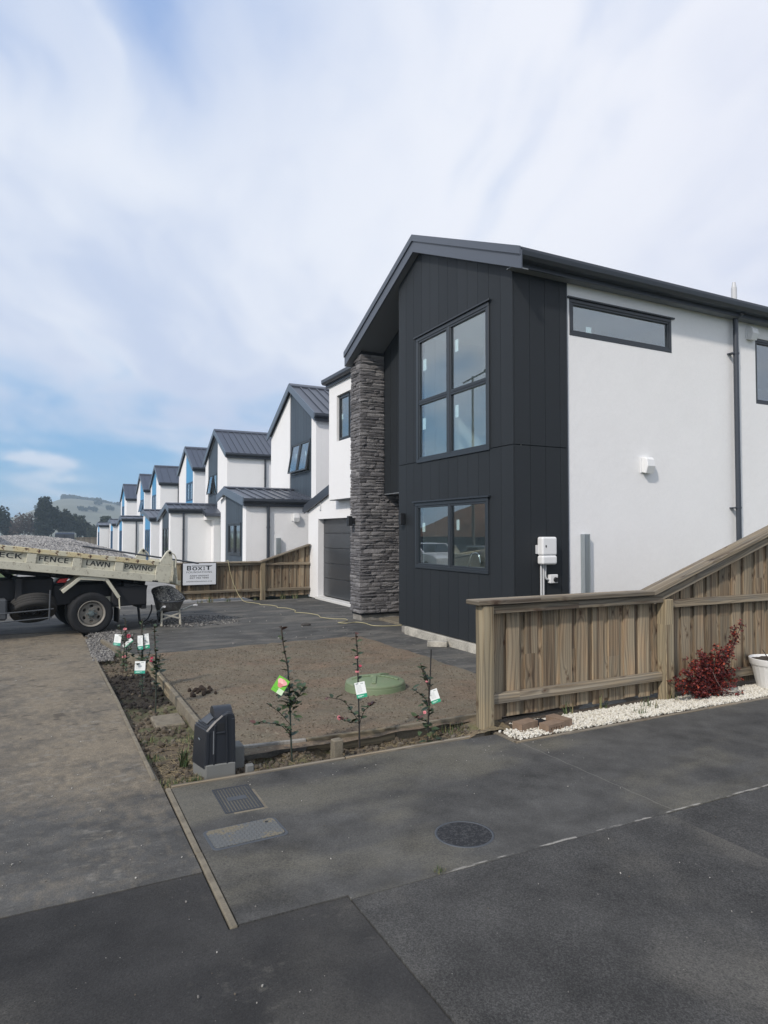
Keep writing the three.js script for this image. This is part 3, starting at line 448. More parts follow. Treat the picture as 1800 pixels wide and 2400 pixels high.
// ---------------------------------------------------------------- the black and white house
{
  const H = thing('house', 'two-storey house with black clad gable front, stone pier and white plaster side wall', 'house', [0, 0, 0]);
  const RZ = -9.69, roofY = z => 6.79 - 0.456 * Math.abs(z - RZ), sofY = z => roofY(z) - 0.285;
  const W1 = [-9.76, -7.69, 2.93, 5.05], W2 = [-9.81, -7.73, 1.17, 2.26], W3 = [6.62, 8.71, 4.575, 5.10], W4 = [10.77, 12.2, 3.96, 5.09];
  const cm = [M.clad, M.clad2];
  // front
  boards(H, 'x', 5.60, 5.622, steps(-10.42, -7.17, 0.271), 0.16, () => 2.944, [W2], cm);
  boards(H, 'x', 5.60, 5.622, steps(-10.42, -7.17, 0.271), 2.956, z => sofY(z) + 0.02, [W1], cm, 0.005, RZ);
  const hole = w => rect(w[0], w[1], w[2], w[3]);
  const gab = [[-10.42, 0.17], [-7.194, 0.17], [-7.194, sofY(-7.194)], [RZ, sofY(RZ)], [-10.42, sofY(-10.42)]];
  part(H, 'front_wall', prismX(gab, 5.6225, 5.74, [hole(W1), hole(W2)]), M.clad2);
  part(H, 'wall_lining', prismX(gab, 5.7405, 5.76, [hole(W1), hole(W2)]), M.ceiling);
  // right side: dark boards, then plaster
  boards(H, 'z', -7.192, -7.17, steps(5.6225, 6.555, 0.2665).map(([a, b]) => [a, Math.min(b, 6.555)]).filter(([a, b]) => b - a > 0.03), 0.16, () => 2.944, [], cm);
  boards(H, 'z', -7.192, -7.17, steps(5.6225, 6.555, 0.2665).filter(([a, b]) => b - a > 0.03), 2.956, () => 5.34, [], cm);
  part(H, 'side_wall', prismZ(rect(5.763, 6.5545, 0.1, 5.34), -7.33, -7.1925), M.clad2);
  part(H, 'plaster_wall', prismZ(rect(6.556, 17, 0.0, 5.34), -7.33, -7.186, [hole(W3), hole(W4)]), M.white);
  part(H, 'corner_trim', bx(6.548, 6.566, 0.16, 5.32, -7.1855, -7.164, 0.002), M.trim);
  // inside
  const inner = [bx(5.76, 17, 0.0, 0.15, -10.40, -7.33, 0.001), bx(5.76, 17, 2.60, 2.84, -10.3, -7.33, 0.001), bx(5.76, 17, 5.28, 5.34, -10.30, -7.34, 0.001), bx(9.4, 9.5, 0.15, 5.28, -10.3, -7.34, 0.001), bx(6.3, 17, 0.15, 5.28, -10.41, -10.30, 0.001), bx(16.9, 17, 0, 5.34, -17.3, -7.34, 0.001), bx(5.765, 6.3, 2.85, 5.28, -10.40, -10.31, 0.001), bx(5.765, 6.3, 0.15, 2.59, -10.40, -10.31, 0.001)];
  inner.forEach(g => part(H, 'room_lining', g, M.ceiling));
  part(H, 'kitchen_bench', bx(5.80, 6.42, 0.15, 1.10, -9.75, -7.6, 0.01), M.plasticWhite);
  { const t = [[6.02, 1.10, -8.83], [6.02, 1.33, -8.83], [6.02, 1.43, -8.77], [6.02, 1.455, -8.68], [6.02, 1.42, -8.58], [6.02, 1.30, -8.53]]; part(H, 'kitchen_tap', tube(t, 0.012, 24, 8), M.chrome); }
  // windows
  win(H, { face: 'x', plane: 5.60, a0: W1[0], a1: W1[1], y0: W1[2], y1: W1[3], mull: [[0.965, 1.035]], rows: [[1.0, 1.02]], flash: true, sw: 0.032, fw: 0.06, stickers: [[-8.59, 4.65, 0.09, 0.19], [-8.59, 3.63, 0.09, 0.19], [-9.56, 4.57, 0.1, 0.19], [-9.58, 3.58, 0.1, 0.19]] });
  win(H, { face: 'x', plane: 5.60, a0: W2[0], a1: W2[1], y0: W2[2], y1: W2[3], mull: [[1.045, 1.085]], flash: true, sw: 0.03, fw: 0.055, stickers: [[-8.57, 1.88, 0.08, 0.16], [-9.60, 1.85, 0.09, 0.15]] });
  win(H, { face: 'z', plane: -7.20, a0: W3[0], a1: W3[1], y0: W3[2], y1: W3[3], sw: 0.03, dep: 0.05, flash: true, stickers: [[7.03, 4.70, 0.1, 0.11]] });
  win(H, { face: 'z', plane: -7.22, a0: W4[0], a1: W4[1], y0: W4[2], y1: W4[3], sw: 0.03, dep: 0.05 });
  // plinth under the cladding
  part(H, 'plinth', jitter(bx(5.56, 5.70, 0.0, 0.145, -10.15, -7.19, 0.006, 'z'), 0.01, 4, 2), plinthM);
  part(H, 'foundation', bx(5.64, 17, -0.05, 0.158, -10.40, -7.20, 0.004), M.concrete);
  // roof
  part(H, 'roof', prismX([[-6.90, roofY(-6.90) - 0.02], [RZ, 6.77], [-12.60, roofY(-12.60) - 0.02], [-12.60, roofY(-12.60) - 0.09], [RZ, 6.69], [-6.90, roofY(-6.90) - 0.09]], 5.5, 17), M.roof);
  for (const s of [1, -1]) {
    const e = s > 0 ? -6.83 : -12.56, top = roofY(e);
    part(H, 'bargeboard', prismX([[RZ, 6.77], [e, top - 0.02], [e, top - 0.285], [RZ, 6.505]], 5.475, 5.50), M.barge);
    part(H, 'barge_flashing', prismX([[RZ, 6.80], [e, top + 0.01], [e, top - 0.10], [RZ, 6.69]], 5.452, 5.474), M.barge);
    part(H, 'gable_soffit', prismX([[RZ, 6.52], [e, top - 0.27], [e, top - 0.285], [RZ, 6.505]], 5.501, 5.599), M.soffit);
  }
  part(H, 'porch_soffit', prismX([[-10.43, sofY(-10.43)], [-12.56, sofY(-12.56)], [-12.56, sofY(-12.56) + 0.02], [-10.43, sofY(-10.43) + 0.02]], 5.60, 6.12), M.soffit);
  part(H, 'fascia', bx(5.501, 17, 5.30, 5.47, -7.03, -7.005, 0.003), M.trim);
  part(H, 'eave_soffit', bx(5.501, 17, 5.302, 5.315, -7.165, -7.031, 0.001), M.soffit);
  part(H, 'gutter', prismX([[-7.004, 5.365], [-6.895, 5.365], [-6.845, 5.40], [-6.83, 5.455], [-6.83, 5.49], [-7.004, 5.49]], 5.478, 17), M.trim);
  // downpipe
  part(H, 'downpipe', merge([rod([10.14, 0.1, -7.10], [10.14, 5.32, -7.10], 0.042, 0.042, 14), rod([10.14, 5.31, -7.10], [10.14, 5.37, -6.96], 0.042, 0.042, 14)]), M.trim);
  for (const y of [4.72, 2.17]) { const b = part(H, 'pipe_bracket', merge([rod([10.14, y - 0.015, -7.10], [10.14, y + 0.015, -7.10], 0.049, 0.049, 14), bx(10.03, 10.12, y - 0.012, y + 0.008, -7.185, -7.09, 0.002)]), M.trim); }
  // flue on the roof
  part(H, 'vent_pipe', merge([rod([11.4, 5.95, -8.0], [11.4, 6.33, -8.0], 0.05, 0.05, 12), rod([11.4, 6.33, -8.0], [11.4, 6.43, -8.0], 0.045, 0.03, 12), rod([11.4, 5.98, -8.0], [11.4, 6.03, -8.0], 0.075, 0.055, 12)]), M.plasticGrey);
  // plastic wall vents
  const hood = (x, y, s) => prismX([[-7.186, y - 0.11 * s], [-7.10, y - 0.13 * s], [-7.06, y - 0.02 * s], [-7.075, y + 0.08 * s], [-7.12, y + 0.12 * s], [-7.186, y + 0.12 * s]], x - 0.085 * s, x + 0.085 * s, [], undefined, 0.008);
  part(H, 'wall_vent', merge([hood(8.10, 2.78, 1), bx(7.99, 8.21, 2.66, 2.90, -7.186, -7.172, 0.004)]), M.plasticWhite);
  part(H, 'wall_vent', merge([hood(10.62, 5.13, 0.9), bx(10.51, 10.73, 5.03, 5.23, -7.186, -7.172, 0.004)]), M.plasticWhite);
  part(H, 'hose_tap', merge([rod([9.9, 1.30, -7.18], [9.9, 1.42, -7.12], 0.012), rod([9.9, 1.42, -7.12], [9.96, 1.46, -7.10], 0.012), rod([9.78, 1.36, -7.15], [9.86, 1.36, -7.13], 0.012)]), M.plasticWhite);
  // lamps
  part(H, 'wall_lamp', merge([bx(5.50, 5.585, 1.90, 2.10, -10.255, -10.165, 0.006), bx(5.585, 5.60, 1.94, 2.06, -10.24, -10.18, 0.003)]), M.black);
  part(H, 'wall_lamp', merge([bx(5.44, 5.525, 1.90, 2.10, -12.345, -12.255, 0.006), bx(5.525, 5.60, 1.94, 2.06, -12.33, -12.27, 0.003)]), M.black);
  // porch recess
  boards(H, 'x', 6.13, 6.152, steps(-12.03, -10.42, 0.27), 2.55, z => sofY(z) + 0.01, [], cm);
  part(H, 'porch_wall', prismX([[-12.5, 2.56], [-10.42, 2.56], [-10.42, sofY(-10.42)], [-12.5, sofY(-12.5)]], 6.1525, 6.28), M.clad2);
  part(H, 'porch_return', bx(5.761, 6.129, 0.16, sofY(-10.42) - 0.03, -10.435, -10.4205, 0.002), M.clad2);
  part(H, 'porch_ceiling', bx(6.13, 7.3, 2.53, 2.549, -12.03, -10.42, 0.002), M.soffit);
  part(H, 'porch_back_wall', bx(7.3, 7.4, 0.1, 2.6, -12.5, -10.42, 0.002), M.clad2);
  part(H, 'front_door', bx(7.25, 7.299, 0.15, 2.2, -11.75, -10.8, 0.006), M.door);
  part(H, 'porch_step', bx(6.0, 7.3, -0.02, 0.06, -12.0, -10.45, 0.006), M.dirtyTimber);
  // stone pier
  {
    const P = pgroup(H, 'stone_pier', 'pier of grey split stone under the left end of the gable');
    part(P, 'core', prismX([[-12.50, 0.12], [-12.06, 0.12], [-12.06, sofY(-12.06)], [-12.50, sofY(-12.50)]], 5.63, 6.128), M.chassis);
    part(P, 'core', bx(6.128, 7.29, 0.12, 2.529, -12.50, -12.06, 0.002), M.chassis);
    part(P, 'footing', jitter(bx(5.64, 7.0, -0.04, 0.13, -12.48, -12.09, 0.01), 0.012, 5, 3), M.concrete);
    const stTex = ctex(512, 512, (i, j) => { const v = 0.5 + 0.5 * tn(i, j, 512, 16, 81) * 0.6 + 0.35 * (tn(i, j, 512, 90, 82) - 0.5) + 0.25 * (hsh(i, j + 31) - 0.5); set3(v, v * 0.985, v * 0.995); }, 0.35);
    const stBump = gtex(512, 512, (i, j) => 0.6 * tn(i, j, 512, 40, 83) + 0.4 * tn(i, j, 512, 130, 84), 0.3);
    const sm = [[0.27, 0.266, 0.270], [0.36, 0.356, 0.356], [0.20, 0.198, 0.205], [0.43, 0.424, 0.42], [0.30, 0.293, 0.293]].map(c => mat({ color: c, map: stTex, bumpMap: stBump, bumpScale: 0.006, roughness: 0.9 }));
    const r = rng(404);
    // unit stones, x: length, y: height, z: depth outward
    const U = []; for (let k = 0; k < 12; k++) {
      const g = new THREE.BoxGeometry(1, 1, 1, 4, 2, 1), p = g.attributes.position;
      for (let i = 0; i < p.count; i++) { const x = p.getX(i), y = p.getY(i), z = p.getZ(i); if (z > 0) p.setZ(i, z - 0.22 * vn(x * 2.1 + k * 9, y * 1.6 + k * 5) + 0.10 * (x * Math.sin(k * 2.3) + y * Math.cos(k * 1.7)) - (Math.abs(y) > 0.4 ? 0.10 : 0) - (Math.abs(x) > 0.4 ? 0.10 : 0)); p.setY(i, y * (1 - 0.12 * vn(x * 3 + k * 13, y + 7)) + 0.04 * (vn(x * 2 + k, 3) - 0.5)); }
      const q = g.toNonIndexed(); q.computeVertexNormals(); U.push(q);
    }
    const list = [];
    let y = 0.16; let row = 0;
    const topAt = z => sofY(z) - 0.015;
    while (y < 5.42) {
      const h = 0.050 + 0.055 * r() * r() + 0.012 * r(), yt = y + h, long = row % 2;
      const fz0 = -12.53, fz1 = long ? -12.03 : -12.075;
      for (let a = fz0; a < fz1 - 0.02;) { let b = a + 0.11 + 0.22 * r(); if (fz1 - b < 0.09) b = fz1; if (yt < topAt((a + b) / 2 - 0.05)) list.push({ f: 'x', a, b, y, h, d: 0.038 + 0.024 * r() }); a = b; }
      const sx0 = long ? 5.625 : 5.585, sx1 = y < 2.48 ? 6.98 : 6.128;
      for (let a = sx0; a < sx1 - 0.02;) { let b = a + 0.10 + 0.26 * r(); if (sx1 - b < 0.09) b = sx1; if (yt < topAt(-12.06)) list.push({ f: 'z', a, b, y, h, d: 0.038 + 0.024 * r() }); a = b; }
      y = yt; row++;
    }
    for (const s of [...list]) if (s.h > 0.070 && r() < 0.30) { const q = (0.4 + 0.2 * r()) * s.h; list.push({ ...s, y: s.y + q, h: s.h - q, d: 0.038 + 0.022 * r(), a: s.a, b: s.b }); s.h = q; }
    list.forEach((s, i) => { s.i = i; s.size = (s.b - s.a) * s.h * (s.f === 'x' ? 0.6 : 1); });
    const big = new Set([...list].sort((p, q) => q.size - p.size).slice(0, 298).map(s => s.i)), rest = [];
    for (const s of list) {
      const L = s.b - s.a - 0.006, mx = new THREE.Matrix4();
      if (s.f === 'x') mx.makeRotationY(-Math.PI / 2).setPosition(5.645 - s.d / 2, s.y + s.h / 2, (s.a + s.b) / 2); else mx.setPosition((s.a + s.b) / 2, s.y + s.h / 2, -12.075 + s.d / 2);
      mx.multiply(new THREE.Matrix4().makeScale(L, s.h - 0.005, s.d + 0.03));
      const u = U[s.i % 12];
      if (big.has(s.i)) { const m = part(P, 'stone', u, sm[(s.i * 3 + (s.i >> 2)) % 5]); m.applyMatrix4(mx); }
      else rest.push(u.clone().applyMatrix4(mx));
    }
    stuff('small_stones', '', '', new THREE.Mesh(merge(rest), sm[0]), P);
  }
  // garage wing: upper storey
  const W5 = [-14.80, -13.60, 3.96, 5.07];
  part(H, 'upper_wall', prismX(rect(-15.28, -12.54, 2.57, 5.40), 6.25, 6.38, [hole(W5)]), M.white);
  part(H, 'upper_wall', bx(6.3805, 16.9, 2.57, 5.40, -15.28, -15.15, 0.002), M.white); part(H, 'upper_wall', bx(6.28, 16.9, 2.57, 5.30, -12.53, -12.505, 0.002), M.white);
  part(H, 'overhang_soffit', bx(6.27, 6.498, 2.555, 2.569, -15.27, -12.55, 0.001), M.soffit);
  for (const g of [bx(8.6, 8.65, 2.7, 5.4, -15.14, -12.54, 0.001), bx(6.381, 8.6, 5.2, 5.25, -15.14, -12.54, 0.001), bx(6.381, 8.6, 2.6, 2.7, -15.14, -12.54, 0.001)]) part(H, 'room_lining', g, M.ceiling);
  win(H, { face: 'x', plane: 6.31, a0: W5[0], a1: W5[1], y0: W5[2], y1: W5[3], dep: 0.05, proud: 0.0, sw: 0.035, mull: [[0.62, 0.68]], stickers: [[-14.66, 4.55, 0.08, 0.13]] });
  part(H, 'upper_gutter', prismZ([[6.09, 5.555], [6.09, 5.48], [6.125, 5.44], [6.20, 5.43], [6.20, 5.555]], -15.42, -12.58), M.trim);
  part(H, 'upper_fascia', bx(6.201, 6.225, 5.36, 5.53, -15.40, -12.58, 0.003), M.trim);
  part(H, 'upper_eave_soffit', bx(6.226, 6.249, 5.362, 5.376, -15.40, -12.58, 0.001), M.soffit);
  part(H, 'upper_roof', prismZ([[6.16, 5.53], [11.5, 8.02 - 1.1], [16.9, 5.5], [16.9, 5.4], [11.5, 6.82], [6.16, 5.46]], -15.42, -12.61), M.roof);
  // garage wing: ground floor
  const dz0 = -16.64, dz1 = -14.08;
  part(H, 'garage_wall', prismX([[-17.38, 0.02], [dz0, 0.02], [dz0, 2.13], [dz1, 2.13], [dz1, 0.02], [-12.55, 0.02], [-12.55, 2.55], [-15.29, 2.55], [-15.29, 2.88], [-17.38, 2.36]], 6.50, 6.70), M.white);
  part(H, 'garage_wall', bx(6.7005, 16.9, 0.0, 2.36, -17.38, -17.22, 0.002), M.white);
  part(H, 'garage_barge', prismX([[-17.55, 2.53], [-15.30, 3.09], [-15.30, 2.86], [-17.55, 2.30]], 6.42, 6.45), M.trim);
  part(H, 'garage_roof', prismX([[-17.55, 2.51], [-15.30, 3.07], [-15.30, 2.98], [-17.55, 2.42]], 6.451, 16.9), M.roof);
  part(H, 'garage_gutter', bx(6.42, 16.9, 2.34, 2.46, -17.66, -17.552, 0.01), M.trim);
  const D = pgroup(H, 'garage_door', 'black sectional garage door'); const dj = [0.10, 0.575, 0.965, 1.365, 1.755, 2.128];
  for (let k = 0; k < 5; k++) part(D, 'door_panel', bx(6.655, 6.69, dj[k] + 0.004, dj[k + 1] - 0.004, dz0 + 0.005, dz1 - 0.005, 0.006), M.door);
  part(H, 'garage_sill', jitter(bx(6.44, 6.69, -0.02, 0.075, dz0 - 0.06, dz1, 0.01, 'z'), 0.006, 4, 1), mat({ color: [0.62, 0.62, 0.60], roughness: 0.85 }));
  part(H, 'wall_bracket', merge([bx(6.465, 6.499, 2.36, 2.55, -16.44, -16.415, 0.004), bx(6.465, 6.499, 2.36, 2.385, -16.50, -16.441, 0.004)]), M.plasticGrey);
}

// ---------------------------------------------------------------- the row of white houses along the street
function rowHouse(o) {
  const H = thing('row_house', o.label, 'house', [0, 0, 0], 0, undefined);
  const S = o.pm, wg = o.far ? mat({ color: [0.10, 0.13, 0.16], roughness: 0.05 }) : M.glass;
  const block = (b, up) => {
    const { x, x1, zR, zA, zL, yR, yA, yL, y0, pl, pr } = b, T = 0.16;
    // slope in y per z: roof tops
    const top = z => z > zA ? lerp(yA, yR, (z - zA) / (zR + b.oh - zA)) : lerp(yA, yL, (z - zA) / (zL - b.oh - zA)), w = z => top(z) - 0.16;
    const body = [[zL, y0], [zR, y0], [zR, w(zR)], [zA, w(zA)], [zL, w(zL)]];
    const inP = [[pl, y0 + 0.02], [pr, y0 + 0.02], [pr, w(pr) - 0.005]]; if (zA > pl && zA < pr) inP.push([zA, w(zA) - 0.005]); inP.push([pl, w(pl) - 0.005]);
    part(H, 'front_wall', prismX(body, x, x + T, [inP]), M.white);
    part(H, 'side_wall', bx(x + T + 0.0005, x1, y0, w(zR), zR - T, zR, 0.002), M.white); part(H, 'side_wall', bx(x + T + 0.0005, x1, y0, w(zL), zL, zL + T, 0.002), M.white);
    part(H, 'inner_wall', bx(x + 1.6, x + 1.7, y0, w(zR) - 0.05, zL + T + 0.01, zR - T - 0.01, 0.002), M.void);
    // clad panel set back in the front wall
    const wn = b.win, hole = [wn[0], wn[1], wn[2], wn[3]];
    const hi = z => w(z) - 0.006;
    boards(H, 'x', x + 0.018, x + 0.043, b.split ? steps(pl, pr, (pr - pl) / b.split) : [[pl, pr - 0.0]].flatMap(() => steps(pl, pr, (pr - pl) / 2)), y0 + 0.02, hi, [hole], S, 0.010, zA);
    part(H, 'panel_backing', prismX(inP, x + 0.0435, x + 0.12, [rect(wn[0], wn[1], wn[2], wn[3])]), S[0]);
    win(H, { face: 'x', plane: x + 0.015, a0: wn[0], a1: wn[1], y0: wn[2], y1: wn[3], mull: wn[4] ? [[wn[4], wn[4] + 0.05]] : [], open: wn[5], fr: o.wf || M.frame, sw: 0.045, fw: 0.04, glass: wg, stickers: o.far ? [] : (up ? [[wn[0] + 0.35, wn[3] - 0.4, 0.08, 0.14], [wn[1] - 0.5, wn[3] - 0.4, 0.08, 0.14]] : [[wn[0] + 0.35, wn[3] - 0.38, 0.08, 0.16], [wn[1] - 0.4, wn[3] - 0.38, 0.08, 0.16]]) });
    // roof sheets with raised ribs, barges, gutter
    const eR = zR + b.oh, eL = zL - b.oh, strip = (t0, t1) => [[eR, top(eR) - t0], [zA, yA - t0], [eL, top(eL) - t0], [eL, top(eL) - t1], [zA, yA - t1], [eR, top(eR) - t1]];
    const rg = [prismX(strip(0, 0.05), x - 0.09, x1 + 0.1)]; const st = o.far ? 0.5 : 0.28; for (let q = x + 0.2; q < x1; q += st) rg.push(prismX(strip(-0.035, 0.001), q, q + 0.045));
    rg.push(prismX([[zA - 0.16, top(zA - 0.16) + 0.055], [zA, yA + 0.062], [zA + 0.16, top(zA + 0.16) + 0.055], [zA + 0.16, top(zA + 0.16) + 0.02], [zA, yA + 0.02], [zA - 0.16, top(zA - 0.16) + 0.02]], x - 0.10, x1 + 0.1));
    part(H, 'roof', merge(rg), M.roof);
    part(H, 'bargeboard', prismX([[eR, top(eR) + 0.03], [zA, yA + 0.03], [zA, yA - 0.20], [eR, top(eR) - 0.20]], x - 0.125, x - 0.091), M.slateTrim);
    part(H, 'bargeboard', prismX([[eL, top(eL) + 0.03], [zA - 0.001, yA + 0.03], [zA - 0.001, yA - 0.20], [eL, top(eL) - 0.20]], x - 0.125, x - 0.091), M.slateTrim);
    part(H, 'gutter', prismX([[eR + 0.11, top(eR) + 0.0], [eR + 0.11, top(eR) - 0.07], [eR + 0.07, top(eR) - 0.12], [eR, top(eR) - 0.12], [eR, top(eR)]], x - 0.12, b.gx || x1 + 0.1), M.trim);
    part(H, 'fascia', bx(x - 0.09, b.gx || x1 + 0.1, top(eR) - 0.22, top(eR) - 0.121, eR - 0.03, eR + 0.005, 0.003), M.trim);
    if (b.dp) part(H, 'downpipe', merge([rod([b.dp, y0, zR + 0.06], [b.dp, top(eR) - 0.2, zR + 0.06], 0.045, 0.045, 10), rod([b.dp, y0 + 1.9, zR + 0.06], [b.dp, y0 + 1.94, zR + 0.06], 0.055, 0.055, 10)]), M.trim);
  };
  block({ oh: 0.10, ...o.low }, false); block({ oh: 0.12, ...o.up }, true);
  return H;
}
M.slateTrim = mat({ color: [0.105, 0.135, 0.175], roughness: 0.45 });
const dk = [M.slate, M.slate2], bl = [M.blue, M.blue2];
const UP = (zA, zR, zL, yA, yR, pl, pr, win, x = {}) => ({ x: 7.1, x1: 15, zA, zR, zL, yA, yR, yL: yR - 0.05, y0: 2.3, pl, pr, win, ...x });
const LOW = (zA, zR, zL, yA, yR, yL, pl, pr, win, x = {}) => ({ x: 5.0, x1: 7.099, zA, zR, zL, yA, yR, yL, y0: 0, pl, pr, win, ...x });
const hA = rowHouse({ label: 'white row house nearest the sign fence, dark panel with two upper sashes open', pm: dk,
  low: LOW(-20.48, -18.30, -21.30, 3.14, 2.72, 2.95, -20.71, -18.66, [-20.36, -18.89, 1.1, 2.06, 0.71], { split: 8, dp: 5.62 }),
  up: UP(-20.54, -18.37, -22.75, 6.56, 5.27, -20.73, -18.75, [-20.60, -18.88, 3.62, 4.62, 0.84, [0.16, 0.16]], { split: 8 }) });
part(hA, 'wall_vent', merge([prismX([[-18.3, 2.10], [-18.20, 2.08], [-18.17, 2.2], [-18.2, 2.3], [-18.3, 2.32]], 6.36, 6.54, [], undefined, 0.008), bx(6.33, 6.57, 2.1, 2.33, -18.3, -18.285, 0.004)]), M.plasticWhite);
const hB = rowHouse({ label: 'white row house second from the fence, dark slate panel and small side porch', pm: dk,
  low: LOW(-31.6, -30.85, -34.0, 3.10, 2.86, 2.52, -33.25, -31.28, [-33.0, -31.45, 0.0 + 0.35, 2.02, 0.75], { split: 8, dp: 5.56, gx: 6.5 }),
  up: UP(-31.3, -29.12, -33.55, 6.58, 5.28, -32.95, -30.93, [-32.80, -31.1, 3.58, 4.57, 0.83, [0.15, 0]], { split: 8, dp: 8.8 }) });
part(hB, 'porch_wall', bx(6.80, 7.098, 0, 2.55, -30.84, -30.30, 0.003), M.white); part(hB, 'porch_lintel', bx(6.46, 6.799, 2.36, 2.62, -30.84, -30.30, 0.003), M.white);
part(hB, 'porch_roof', merge([prismX([[-30.75, 2.86], [-30.15, 2.66], [-30.15, 2.61], [-30.75, 2.81]], 6.40, 7.099), bx(6.38, 7.099, 2.50, 2.64, -30.15, -30.05, 0.01)]), M.roof);
part(hB, 'porch_barge', prismX([[-30.75, 2.90], [-30.05, 2.67], [-30.05, 2.48], [-30.75, 2.71]], 6.36, 6.398), M.trim);
rowHouse({ label: 'white row house third from the fence, bright blue upper panel and closed windows', pm: bl, wf: M.blueDark,
  low: LOW(-39.5, -36.86, -40.1, 3.06, 2.58, 2.92, -39.41, -37.25, [-39.2, -37.5, 0.3, 1.96, 0.85]),
  up: UP(-38.6, -36.4, -40.9, 6.61, 5.28, -38.72, -36.71, [-38.55, -36.78, 3.55, 4.57, 0.86]) });
rowHouse({ label: 'white row house fourth from the fence, blue panel and a downpipe on its upper wall', pm: bl, wf: M.blueDark, far: true,
  low: LOW(-52.1, -51.1, -54.8, 3.0, 2.82, 2.5, -53.8, -51.7, [-53.5, -51.9, 0.3, 1.96, 0.8], { dp: 5.9 }),
  up: UP(-50.3, -48.05, -52.8, 6.62, 5.27, -52.2, -50.0, [-52.0, -50.2, 3.47, 4.55, 0.85], { dp: 8.3 }) });
rowHouse({ label: 'white row house fifth from the fence, narrow blue panel with a tilted open window', pm: bl, wf: M.blueDark, far: true,
  low: LOW(-61.1, -58.64, -62.2, 2.93, 2.55, 2.8, -61.2, -58.95, [-61.0, -59.2, 0.3, 1.96, 0.85]),
  up: UP(-58.8, -56.2, -61.2, 6.68, 5.25, -58.99, -56.6, [-58.85, -57.0, 3.47, 4.5, 0.9, [0.2, 0.2]]) });
rowHouse({ label: 'white row house farthest along the street, last gable before the dark trees', pm: bl, wf: M.blueDark, far: true,
  low: LOW(-75.6, -73.4, -77.5, 2.85, 2.60, 2.55, -76.3, -74.0, [-76.0, -74.3, 0.3, 1.9, 0.85], { dp: 5.9 }),
  up: UP(-71.9, -69.3, -74.8, 6.7, 5.15, -73.9, -71.4, [-73.6, -71.8, 3.5, 4.5, 0.85], { dp: 8.5 }) });
// ---------------------------------------------------------------- wooden fences
function paling(F, x, w, y0, topf, z0, z1, m, seed) {
  const a = x, b = x + w, g = prismZ([[a, y0], [b, y0], [b, topf(b)], [a, topf(a)]], z0, z1, [], 'y', 0.002);
  const uv = g.attributes.uv, vo = (seed * 0.15) % 1.2 - a, uo = (seed * 0.731) % 2.4; for (let i = 0; i < uv.count; i++) uv.setXY(i, uv.getX(i) + uo, uv.getY(i) + vo);
  part(F, 'paling', g, m);
}
const shiftUV = (g, u, v) => { const uv = g.attributes.uv; for (let i = 0; i < uv.count; i++) uv.setXY(i, uv.getX(i) + u, uv.getY(i) + v); return g; };
{
  const F = thing('paling_fence', 'timber paling fence on the right with a sloping cap rising past its second post', 'fence');
  const slope = x => x < 5.60 ? 1.10 : 1.10 + (x - 5.60) * 0.322, r = rng(61);
  for (let k = 0, x = 3.60; x < 8.7; k++, x += 0.212) {
    paling(F, x + 0.128 + 0.01 * r(), 0.115, 0.055 + 0.02 * r(), t => slope(t) - 0.004, -5.034, -5.016, woods[Math.floor(r() * 3)], k * 2 + 1);
    paling(F, x, 0.142 + 0.012 * r(), 0.05 + 0.025 * r(), t => slope(t) - 0.004, -5.0145, -4.996, woods[Math.floor(r() * 3)], k * 2 + 5);
  }
  const post = (x, top, s) => part(F, 'post', shiftUV(bx(x, x + 0.118, -0.05, top, -4.99, -4.87, 0.006, 'y'), s, 0.15 * s - x), posts[s % 3]);
  post(3.462, 1.108, 1); post(5.765, 1.06, 4); post(8.2, 1.06, 2);
  part(F, 'rail', shiftUV(bx(3.581, 5.764, 1.028, 1.104, -4.994, -4.895, 0.004, 'x'), 0.2, 0.1), rails[1]);
  part(F, 'rail', shiftUV(bx(3.581, 5.764, 0.215, 0.30, -4.994, -4.92, 0.004, 'x'), 0.9, 0.35), rails[1]);
  part(F, 'rail', shiftUV(bx(5.884, 8.199, 0.965, 1.045, -4.994, -4.92, 0.004, 'x'), 1.3, 0.5), rails[2]);
  part(F, 'rail', shiftUV(bx(5.884, 8.199, 0.135, 0.215, -4.994, -4.92, 0.004, 'x'), 0.5, 0.64), rails[0]);
  part(F, 'rail', shiftUV(bar([5.62, 1.055, -4.945], [8.7, 2.047, -4.945], 0.095, 0.085, 0.004), 0.3, 0.8), rails[0]);
  part(F, 'cap', shiftUV(bx(3.405, 5.60, 1.112, 1.154, -5.06, -4.855, 0.006, 'x'), 0.7, 0.0), rails[0]);
  part(F, 'cap', shiftUV(bar([5.585, 1.128, -4.957], [8.72, 2.137, -4.957], 0.205, 0.042, 0.006), 1.4, 0.3), rails[1]);
}
